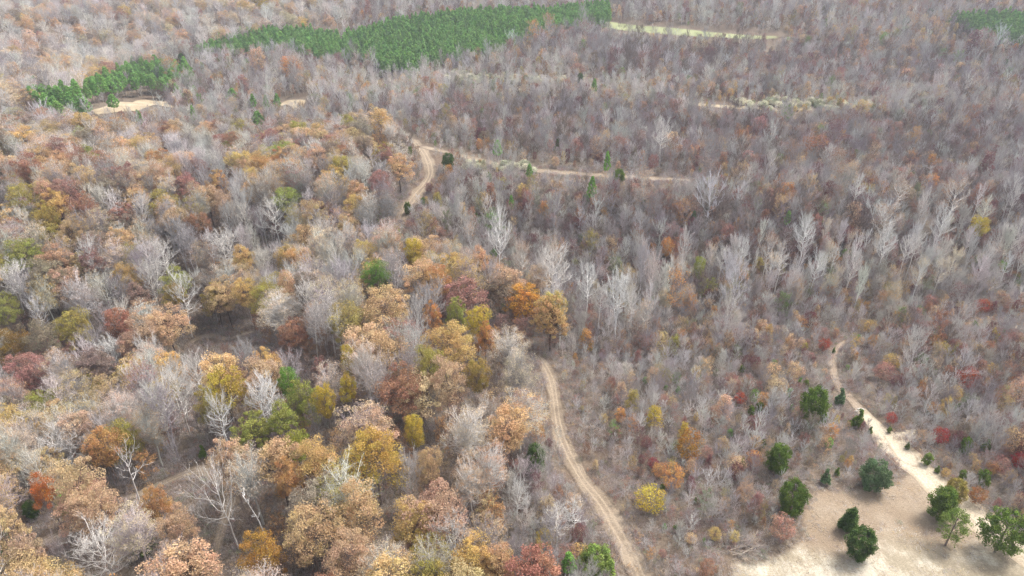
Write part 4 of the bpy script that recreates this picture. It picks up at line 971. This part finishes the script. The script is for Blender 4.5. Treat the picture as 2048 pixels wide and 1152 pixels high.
# pines: plantations and the ridge
x, y = cells(2.9, -450, 700, 360, 1000); u, v, d = vis(x, y, 8)
m = (inpoly(u, v, PINES[0]) | inpoly(u, v, PINES[1]) | inpoly(u, v, PINES[2])) & (u < 2200); PX, PY = x[m], y[m]
for a, b in zip(PX, PY):
    if random.random() < 0.94: put('pine', a, b, random.uniform(0.9, 1.3), random.uniform(0.75, 1.0), 'pine', 'brown')
x, y = cells(5.4, -420, 60, 260, 520); u, v, d = vis(x, y, 8)
m = inpoly(u, v, PRIDGE) & ~in_open(x, y, 2) & ~opens(x, y, (2, 5, 8, 11)); 
for a, b in zip(x[m], y[m]):
    if random.random() < 0.97: put('bigpine', a, b, random.uniform(0.75, 1.15), random.uniform(0.7, 1.0), 'pine', 'brown')

# creek row fill
x, y = cells(6.5, -60, 420, 120, 330); u, v, d = vis(x, y, 11)
m = inpoly(u, v, CREEK) & (u < 2200) & ~inpoly(u, v, MATURE) & ~occupied(x, y, 0.9, 0.5); x, y = x[m], y[m]
m = ~sight_blocked(x, y, 10, 3); x, y = x[m], y[m]
for a, b in zip(x, y):
    q = random.random()
    if a < 50 and random.random() < 0.5: continue
    if q < 0.46: put('creek', a, b, random.uniform(0.38, 0.62), random.uniform(0.7, 1.0), 'pale tan', random.choice(['pale', 'grey', 'pale', 'white']))
    elif q < 0.56: put('bare', a, b, random.uniform(0.55, 0.85), random.uniform(0.6, 0.9), 'tan', random.choice(['lilac', 'grey']))
    elif q < 0.8: put('thin', a, b, random.uniform(0.4, 0.6), random.uniform(0.55, 0.8), random.choice(['pinkish tan', 'dusty red', 'tan', 'dull brown']), 'grey')

# young regrowth everywhere else
TBL_Y = [('dusty red',20),('pinkish tan',16),('rust',12),('maroon',13),('orange',7),('tan',10),('golden tan',6),('olive gold',4),('green',3),('grey green',4),('dull brown',10)]
SLOPES = [[(880,205),(1400,232),(1800,240),(2300,230),(2300,350),(1700,345),(1480,350),(1300,338),(1060,300),(900,262)],
          [(960,400),(1480,392),(1750,400),(2300,380),(2300,520),(1900,520),(1300,500),(1000,450)],
          [(1180,90),(1900,110),(2300,120),(2300,190),(1700,185),(1200,150)], [(1050,60),(1180,62),(1200,88),(1060,110)]]
RIDGES = [[(840,280),(960,296),(1120,328),(1400,346),(1500,368),(1400,380),(1100,362),(900,330)], [(600,140),(1300,140),(1340,190),(1000,200),(650,200)],
          [(1340,188),(1800,190),(1800,222),(1340,228)], [(1150,34),(1600,56),(1600,84),(1150,62)]]
TBL_S = [('maroon',26),('dusty red',26),('rust',14),('dull brown',14),('orange',5),('tan',5),('green',2),('pinkish tan',6)]
TBL_R = [('tan',24),('pinkish tan',18),('golden tan',10),('orange',8),('grey green',12),('green',5),('dusty red',12),('rust',6),('olive gold',5)]
def regrowth(sp_, d0, d1):
    x, y = cells(sp_, -1000, 1000, max(60, d0*0.6), min(1200, d1*1.15))
    u, v, d = vis(x, y, 3.5)
    uu, vv, _ = vis(x, y, 13)
    m = (d >= d0) & (d < d1) & (u > -120) & (u < 2180) & (v > -50) & (v < 1320)
    x, y, u, v, uu, vv, d = [q[m] for q in (x, y, u, v, uu, vv, d)]
    m = ~inpoly(uu, vv, MATURE) & ~(inpoly(uu, vv, FARWOOD))
    for pz in PINES: m &= ~inpoly(*vis(x, y, 8)[:2], pz)
    m &= ~(inpoly(*vis(x, y, 8)[:2], PRIDGE) & (RNG.random(len(x)) < 0.8)) & road_gap(x, y, 0.5 if d1 < 300 else 1.5) & ~in_open(x, y, 0.9 if d1 < 300 else 3) & ~occupied(x, y, 1.0, 0.2)
    for (hx, hy, hr, hh) in OCC: pass
    x, y, u, v, d = [q[m] for q in (x, y, u, v, d)]
    m = ~sight_blocked(x, y, 3, 1.2) & (~opens(x, y, (1, 3, 4.5, 6, 7.5))); x, y, u, v, d = [q[m] for q in (x, y, u, v, d)]
    # keep the far side tracks visible: low plants only on the near side of them
    n1_ = noise2(x, y, 40, 2); n2_ = noise2(x, y, 14, 3); n3_ = noise2(x, y, 70, 9)
    big = 1.0 if d1 < 300 else (1.12 if d1 < 480 else 1.35)
    spz = inpoly(u, v, SPARSE)
    slo = np.zeros(len(x), bool); rid = np.zeros(len(x), bool)
    for pl in SLOPES: slo |= inpoly(u + 25*n2_, v + 12*n1_, pl)
    for pl in RIDGES: rid |= inpoly(u + 25*n2_, v + 8*n1_, pl)
    rid &= ~slo
    for i in range(len(x)):
        near_t = min([1e9] + [float(np.min(np.hypot(p[::4, 0]-x[i], p[::4, 1]-y[i]))) for p in TRACKS]) if d[i] < 420 else 1e9
        s = big*random.uniform(0.65, 1.25)*(1 + 0.16*n1_[i])
        if near_t < 8: s *= 0.55
        elif near_t < 14: s *= 0.8
        if spz[i]:
            s *= 0.82
            if random.random() < 0.08 + 0.30*max(0, n2_[i]): continue
            if near_t < 1e8 and in_front(x[i], y[i]): s *= 0.6
        if random.random() < 0.07 and not spz[i]: s *= random.uniform(1.3, 1.8)
        if rid[i]: s *= 0.72
        if slo[i]: s *= 1.1
        white = 0.34 if (spz[i] and v[i] > 780) else 0.06
        pc = 0.17 + 0.07*n3_[i] + (0.08 if u[i] > 1300 else 0) - (0.07 if spz[i] else 0)
        q = random.random()
        if q < pc:
            tb = TBL_S if slo[i] else (TBL_R if rid[i] else TBL_Y); c = tb[pick(tb, 1)[0]][0]
            g_ = 1.35 if random.random() < 0.25 else 0.9; put('young', x[i], y[i], s*g_*random.uniform(0.65, 1.0), s*g_**0.5*random.uniform(0.75, 1.0), c, 'brown')
        elif q < pc + 0.12:
            tb = TBL_S if slo[i] else (TBL_R if rid[i] else TBL_Y); c = tb[pick(tb, 1)[0]][0]
            put('halfsap', x[i], y[i], s, s*random.uniform(0.85, 1.15), c, random.choice(['lilac', 'grey', 'brown']))
        else:
            bk = 'white' if random.random() < white else random.choice(['lilac', 'brown', 'lilac', 'grey'] if slo[i] else (['grey', 'pale', 'pale'] if rid[i] else (['grey', 'pale', 'pale', 'grey'] if n2_[i] > 0.35 else ['lilac', 'grey', 'lilac', 'pale', 'brown', 'grey'])))
            put('whitesap' if bk == 'white' else 'sapling', x[i], y[i], s, s*random.uniform(0.85, 1.2), 'tan', bk)
def in_front(a, b): return bool(np.min(np.hypot(np.array([q[0] for q in clear_poly])-a, np.array([q[1] for q in clear_poly])-b)) < 7)
regrowth(2.1, 60, 230); regrowth(2.6, 230, 400); regrowth(3.7, 400, 640); regrowth(5.0, 640, 1150)

# pale seed-head bushes on the ridges
for pl in WHITES:
    us = [q[0] for q in pl]; vs_ = [q[1] for q in pl]; area = (max(us)-min(us))*(max(vs_)-min(vs_))
    for _ in range(int(max(10, area/60))):
        uu = random.uniform(min(us), max(us)); vv = random.uniform(min(vs_), max(vs_))
        if not inpoly(np.array([uu]), np.array([vv]), pl)[0]: continue
        a, b, dd = hit(uu, vv, 2.0); s = dd/330*random.uniform(0.7, 1.1)
        POP.append(['young', random.choice([0, 2]), a, b, s, s*0.6, 'cream', jitter(lin(COL['cream' if random.random() < .7 else 'grey green']), .08), lin(BARK['brown'])])

# low brush
x, y = cells(1.6, -200, 260, 60, 300); u, v, d = vis(x, y, 0.5)
m = (u > -40) & (u < 2090) & (v < 1200) & (v > 330) & road_gap(x, y, 0.1) & ~in_open(x, y, 0.0); 
brush = []
for a, b in zip(x[m], y[m]):
    if random.random() < 0.75:
        s = random.uniform(0.6, 1.2); c = random.choice(['dull brown', 'rust', 'tan', 'grey green', 'dull brown', 'dusty red'])
        brush.append(['brush', random.randrange(2), float(a), float(b), s, s*random.uniform(.5, 1.2), c, jitter(lin(COL[c]), .12), jitter(lin(BARK['lilac']), .1)])

# ------------------------------------------------------------------ split: largest as things, the rest as stuff
def apparent(p):
    P = LIB[p[0]][p[1]]; u, v, d = project(p[2], p[3], float(ground(p[2], p[3])) + P.hc*p[5])
    inside = (-20 < u < PW + 20) and (-20 < v < PH + 60)
    return (P.H*p[5]*P.cw*p[4]/d/d*1e3 if inside else -1), float(u), float(v), float(d)
KIND = {'leafy': 'autumn', 'thin': 'autumn', 'bare': 'bare', 'creek': 'bare', 'sapling': 'sapling', 'whitesap': 'sapling', 'halfsap': 'young', 'young': 'young', 'pine': 'pine', 'bigpine': 'pine', 'brush': 'brush'}
LIMIT = {'autumn': 300 - 55, 'bare': 300 - 55, 'sapling': 300, 'young': 300 - 45, 'pine': 260, 'seed': 120}
by = {}
for p in POP:
    k = 'seed' if p[6] == 'cream' else KIND[p[0]]
    a, u, v, d = apparent(p); by.setdefault(k, []).append((a, u, v, d, p))
REST = {k: [] for k in by}
ZONES = [([(0,0),(700,0),(700,240),(0,240)], 'in the far upper left woods'), ([(1090,560),(2048,500),(2048,680),(1090,700)], 'near the creek row'),
         (DRAW, 'in the grey draw'), ([(0,430),(420,430),(420,860),(0,860)], 'on the left slope'), ([(0,230),(820,230),(820,430),(0,430)], 'in the upper wood'),
         ([(420,430),(1100,430),(1100,860),(420,860)], 'in the middle of the wood'), ([(0,860),(520,860),(520,1152),(0,1152)], 'in the lower left wood'),
         ([(520,860),(1110,860),(1110,1152),(520,1152)], 'in the lower wood'), ([(1110,700),(1700,700),(1800,960),(1500,1152),(1110,1152)], 'in the thicket between the tracks'),
         ([(1660,680),(2048,680),(2048,1100),(1900,1000)], 'right of the pale road'), ([(800,240),(2048,240),(2048,560),(800,560)], 'on the middle slope')]
def zone(u, v):
    for pl, nme in ZONES:
        if inpoly(np.array([u]), np.array([v]), pl)[0]: return nme
    return 'on the far hills'
for k, lst in by.items():
    lst.sort(key=lambda t: -t[0]); n = LIMIT.get(k, 0)
    for i, (a, u, v, d, p) in enumerate(lst):
        if i < n and a > 0:
            small_ = k in ('sapling', 'pine', 'seed') or a < 2.0
            if k == 'seed': nm, cat, grp = 'seed_bush', 'bush', 'pale seed head bushes on the ridges'
            else:
                nm = PARTS_NAME[p[0]]; cat = None
                grp = {'autumn': GA, 'bare': GB, 'sapling': 'bare saplings of the regrowth', 'young': GY_, 'pine': 'pines of the far green stands'}[k]
            add_thing(p[0], p[1], p[2], p[3], p[4], p[5], p[7], p[8], random.random()*6.28, name=nm, parts=(d < 330), cat=cat, group=grp, info=(k, p[6]))
        else: REST[k].append(p)
x, y = cells(0.9, 20, 140, 45, 130); dr = dist_poly(x, y, clear_poly + [clear_poly[0]]); ins = inpoly(x, y, clear_poly)
m = (((dr < 2.2) & (RNG.random(len(x)) < 0.5)) | (ins & (RNG.random(len(x)) < 0.05*(noise2(x, y, 16, 31) > 0.3)))) & road_gap(x, y, 0.6)
for a, b in zip(x[m], y[m]):
    s_ = random.uniform(0.25, 0.6); c = random.choice(['dull brown', 'tan', 'grey green', 'pale tan'])
    brush.append(['brush', random.randrange(2), float(a), float(b), s_, s_*random.uniform(.5, .9), c, jitter(lin(COL[c]), .12), jitter(lin(BARK['grey']), .1)])
REST['brush'] = brush
deb = []
x, y = cells(2.3, 20, 140, 50, 125); m = inpoly(x, y, clear_poly) & (noise2(x, y, 12, 21) > -0.2)
for a, b in zip(x[m], y[m]):
    s_ = random.uniform(0.5, 1.1); c = random.choice(['dull brown', 'tan', 'pale tan'])
    deb.append(['debris', random.randrange(2), float(a), float(b), s_, s_, c, jitter(lin(COL[c]), .1), jitter(lin(BARK[random.choice(['lilac', 'grey', 'brown'])]), .1)])

# ------------------------------------------------------------------ labels of scattered trees: look + nearest remarkable neighbour
MARKS = [t for t in THINGS if t['lab']]
def short(lb):
    for w_ in (' left ', ' right ', ' of ', ' at ', ' under ', ' below ', ' above ', ' over ', ' beside ', ' behind ', ' in ', ' on ', ' by ', ' with ', ' between ', ' near ', ' standing ', ' cut ', ' leaning ', ' along ', ' among ', ' inside ', ' touching ', ' joined ', ' midway ', ' where ', ' across ', ' beyond ', ' highest', ' upper', ' just ', ' sticking ', ' second ', ' nearest ', ' directly ', ' sprawling ', ' and ', ' around '):
        lb = lb.split(w_)[0]
    return lb.rstrip(',')
cnt = {}
for t in MARKS: cnt[short(t['lab'])] = cnt.get(short(t['lab']), 0) + 1
MARKS = [t for t in MARKS if cnt[short(t['lab'])] == 1 and len(short(t['lab']).split()) >= 2 and -10 < t['u'] < 2060 and t['v'] < 1160]
seen = {}
def direc(du, dv):
    a = math.degrees(math.atan2(-dv, du)) % 360
    return ['right of', 'upper right of', 'above', 'upper left of', 'left of', 'lower left of', 'below', 'lower right of'][int((a + 22.5)//45) % 8]
for t in sorted([q for q in THINGS if not q['lab']], key=lambda q: (q['d'])):
    k, c = t['info']
    if k == 'pine':
        t['lab'] = 'green pine of the dense stand ' + ('on the ridge beside the sandy clearing' if t['u'] < 390 and t['v'] > 110 else 'at the upper right corner' if t['u'] > 1850 else 'covering the far hill'); t['shared'] = 1
    elif k == 'seed':
        t['lab'] = 'pale bush with creamy seed heads ' + ('on the ridge track' if t['v'] > 280 else 'on the far left ridge' if t['u'] < 1200 else 'on the far right ridge'); t['shared'] = 1
    elif k == 'sapling':
        t['lab'] = 'thin grey leafless sapling ' + zone(t['u'], t['v']); t['shared'] = 1
    else:
        form = {'leafy': 'full leafy tree', 'thin': 'thinly leaved tree', 'bare': 'leafless tree', 'creek': 'leafless tree', 'halfsap': 'sparse young tree', 'young': 'young tree'}[t['lib']]
        colr = 'pale grey' if k == 'bare' else c
        ms = sorted(MARKS, key=lambda m_: math.hypot(m_['u']-t['u'], m_['v']-t['v']))[:6]
        cands = []
        for m_ in ms[:3]:
            far = math.hypot(m_['u']-t['u'], m_['v']-t['v']); adv = 'just ' if far < 70 else ''
            cands.append(f"{colr} {form} {adv}{direc(t['u']-m_['u'], t['v']-m_['v'])} the {short(m_['lab'])}")
        for m_ in ms[1:4]:
            cands.append(f"{colr} {form} {direc(t['u']-ms[0]['u'], t['v']-ms[0]['v'])} the {short(ms[0]['lab'])}, {direc(t['u']-m_['u'], t['v']-m_['v'])} the {short(m_['lab'])}")
        cands = [c_ for c_ in cands if len(c_.split()) <= 16]
        lab = next((c_ for c_ in cands if c_ not in seen), None)
        if lab is None:
            base = cands[0]; j = 2
            words = {2: 'second', 3: 'third', 4: 'fourth', 5: 'fifth', 6: 'sixth', 7: 'seventh', 8: 'eighth', 9: 'ninth'}
            while True:
                lab = f"{words.get(j, str(j) + 'th')} nearest {base}"
                if lab not in seen: break
                j += 1
        t['lab'] = lab; seen[lab] = 1
    t['o']['label'] = t['lab']

# ------------------------------------------------------------------ stuff objects: point clouds instancing the plant meshes
hidden = bpy.data.collections.new('plant_library')          # never linked to the scene: only a source of shapes
def stuff(name, pops, label, cat, libs):
    if not pops: return
    col = bpy.data.collections.new('shapes_' + name); order = {}
    n = 0
    for lb in libs:
        for i, P in enumerate(LIB[lb]):
            o = bpy.data.objects.new('shape_%s_%03d' % (name, n), P.whole); col.objects.link(o); order[(lb, i)] = n; n += 1
    me = bpy.data.meshes.new(name); pts = np.array([[p[2], p[3], 0] for p in pops]); pts[:, 2] = ground(pts[:, 0], pts[:, 1])
    me.vertices.add(len(pts)); me.vertices.foreach_set('co', pts.astype(np.float32).ravel())
    def att(nm, typ, arr, key='value'):
        a = me.attributes.new(nm, typ, 'POINT'); a.data.foreach_set(key, np.asarray(arr).ravel())
    att('shape', 'INT', np.array([order[(p[0], p[1])] for p in pops], np.int32))
    att('turn', 'FLOAT_VECTOR', np.array([[0, 0, random.random()*6.28] for p in pops], np.float32), 'vector')
    att('size', 'FLOAT_VECTOR', np.array([[p[4], p[4], p[5]] for p in pops], np.float32), 'vector')
    att('tint', 'FLOAT_COLOR', np.array([[*p[7], 1] for p in pops], np.float32), 'color')
    att('bark', 'FLOAT_COLOR', np.array([[*p[8], 1] for p in pops], np.float32), 'color')
    for m_ in (M_bark, M_leaf, M_needle): me.materials.append(m_)
    o = link(bpy.data.objects.new(name, me)); tag(o, label, cat, None, 'stuff')
    ng = bpy.data.node_groups.new('scatter_' + name, 'GeometryNodeTree')
    ng.interface.new_socket('Geometry', in_out='INPUT', socket_type='NodeSocketGeometry')
    ng.interface.new_socket('Geometry', in_out='OUTPUT', socket_type='NodeSocketGeometry')
    gi = ng.nodes.new('NodeGroupInput'); go = ng.nodes.new('NodeGroupOutput')
    iop = ng.nodes.new('GeometryNodeInstanceOnPoints'); ci = ng.nodes.new('GeometryNodeCollectionInfo')
    ci.inputs['Collection'].default_value = col; ci.inputs['Separate Children'].default_value = True; ci.inputs['Reset Children'].default_value = True
    def na(nm, typ):
        a = ng.nodes.new('GeometryNodeInputNamedAttribute'); a.data_type = typ; a.inputs['Name'].default_value = nm; return a
    K_ = ng.links.new
    K_(gi.outputs[0], iop.inputs['Points']); K_(ci.outputs[0], iop.inputs['Instance']); iop.inputs['Pick Instance'].default_value = True
    K_(na('shape', 'INT').outputs[0], iop.inputs['Instance Index'])
    e2r = ng.nodes.new('FunctionNodeEulerToRotation'); K_(na('turn', 'FLOAT_VECTOR').outputs[0], e2r.inputs[0]); K_(e2r.outputs[0], iop.inputs['Rotation'])
    K_(na('size', 'FLOAT_VECTOR').outputs[0], iop.inputs['Scale']); K_(iop.outputs[0], go.inputs[0])
    md = o.modifiers.new('scatter', 'NODES'); md.node_group = ng
    return o
stuff('autumn_wood', REST.get('autumn'), 'the rest of the tan and rust leaved trees massed in the far woods', 'woods', ['leafy', 'thin'])
stuff('bare_wood', REST.get('bare'), 'the rest of the leafless grey trees massed in the woods', 'woods', ['bare', 'creek'])
stuff('bare_regrowth', REST.get('sapling'), 'dense mass of leafless lilac grey saplings covering the hills', 'thicket', ['sapling', 'whitesap'])
stuff('leafy_regrowth', REST.get('young'), 'scattered mass of red, rust and tan young trees on the hills', 'thicket', ['halfsap', 'young'])
stuff('pine_stand', REST.get('pine'), 'dense far green pine plantation on the hillside', 'pine wood', ['pine', 'bigpine'])
stuff('seed_bushes', REST.get('seed'), 'pale seed head bushes strewn along far ridges', 'bushes', ['young'])
stuff('brush', REST['brush'], 'low tangle of brown brush covering the ground', 'brush', ['brush'])
stuff('debris', deb, 'twigs, clods and leaves strewn over the bare clearing', 'debris', ['debris'])
print('COUNTS', {k: len(v_) for k, v_ in REST.items()}, 'things', len(THINGS))

# ------------------------------------------------------------------ haze
M_haze, n_, N_, L = mat('haze')
pv = N_('ShaderNodeVolumePrincipled'); pv.inputs['Density'].default_value = 0.00019; pv.inputs['Color'].default_value = (0.86, 0.91, 1.0, 1); pv.inputs['Anisotropy'].default_value = 0.2
ou = N_('ShaderNodeOutputMaterial'); L(pv.outputs[0], ou.inputs['Volume'])
zb, zt = float(GH.min()) - 1.5, CZ + 3.0
bx = np.array([[x_, y_, z_] for z_ in (zb, zt) for y_ in (-610, 4210) for x_ in (-3610, 3610)], float)
fc = np.array([[0,2,3,1],[4,5,7,6],[0,1,5,4],[2,6,7,3],[0,4,6,2],[1,3,7,5]])
hz = link(bpy.data.objects.new('haze', new_mesh('haze', bx, [fc], [M_haze]))); tag(hz, kind='stuff', label='thin pale air haze over the hills', cat='haze')
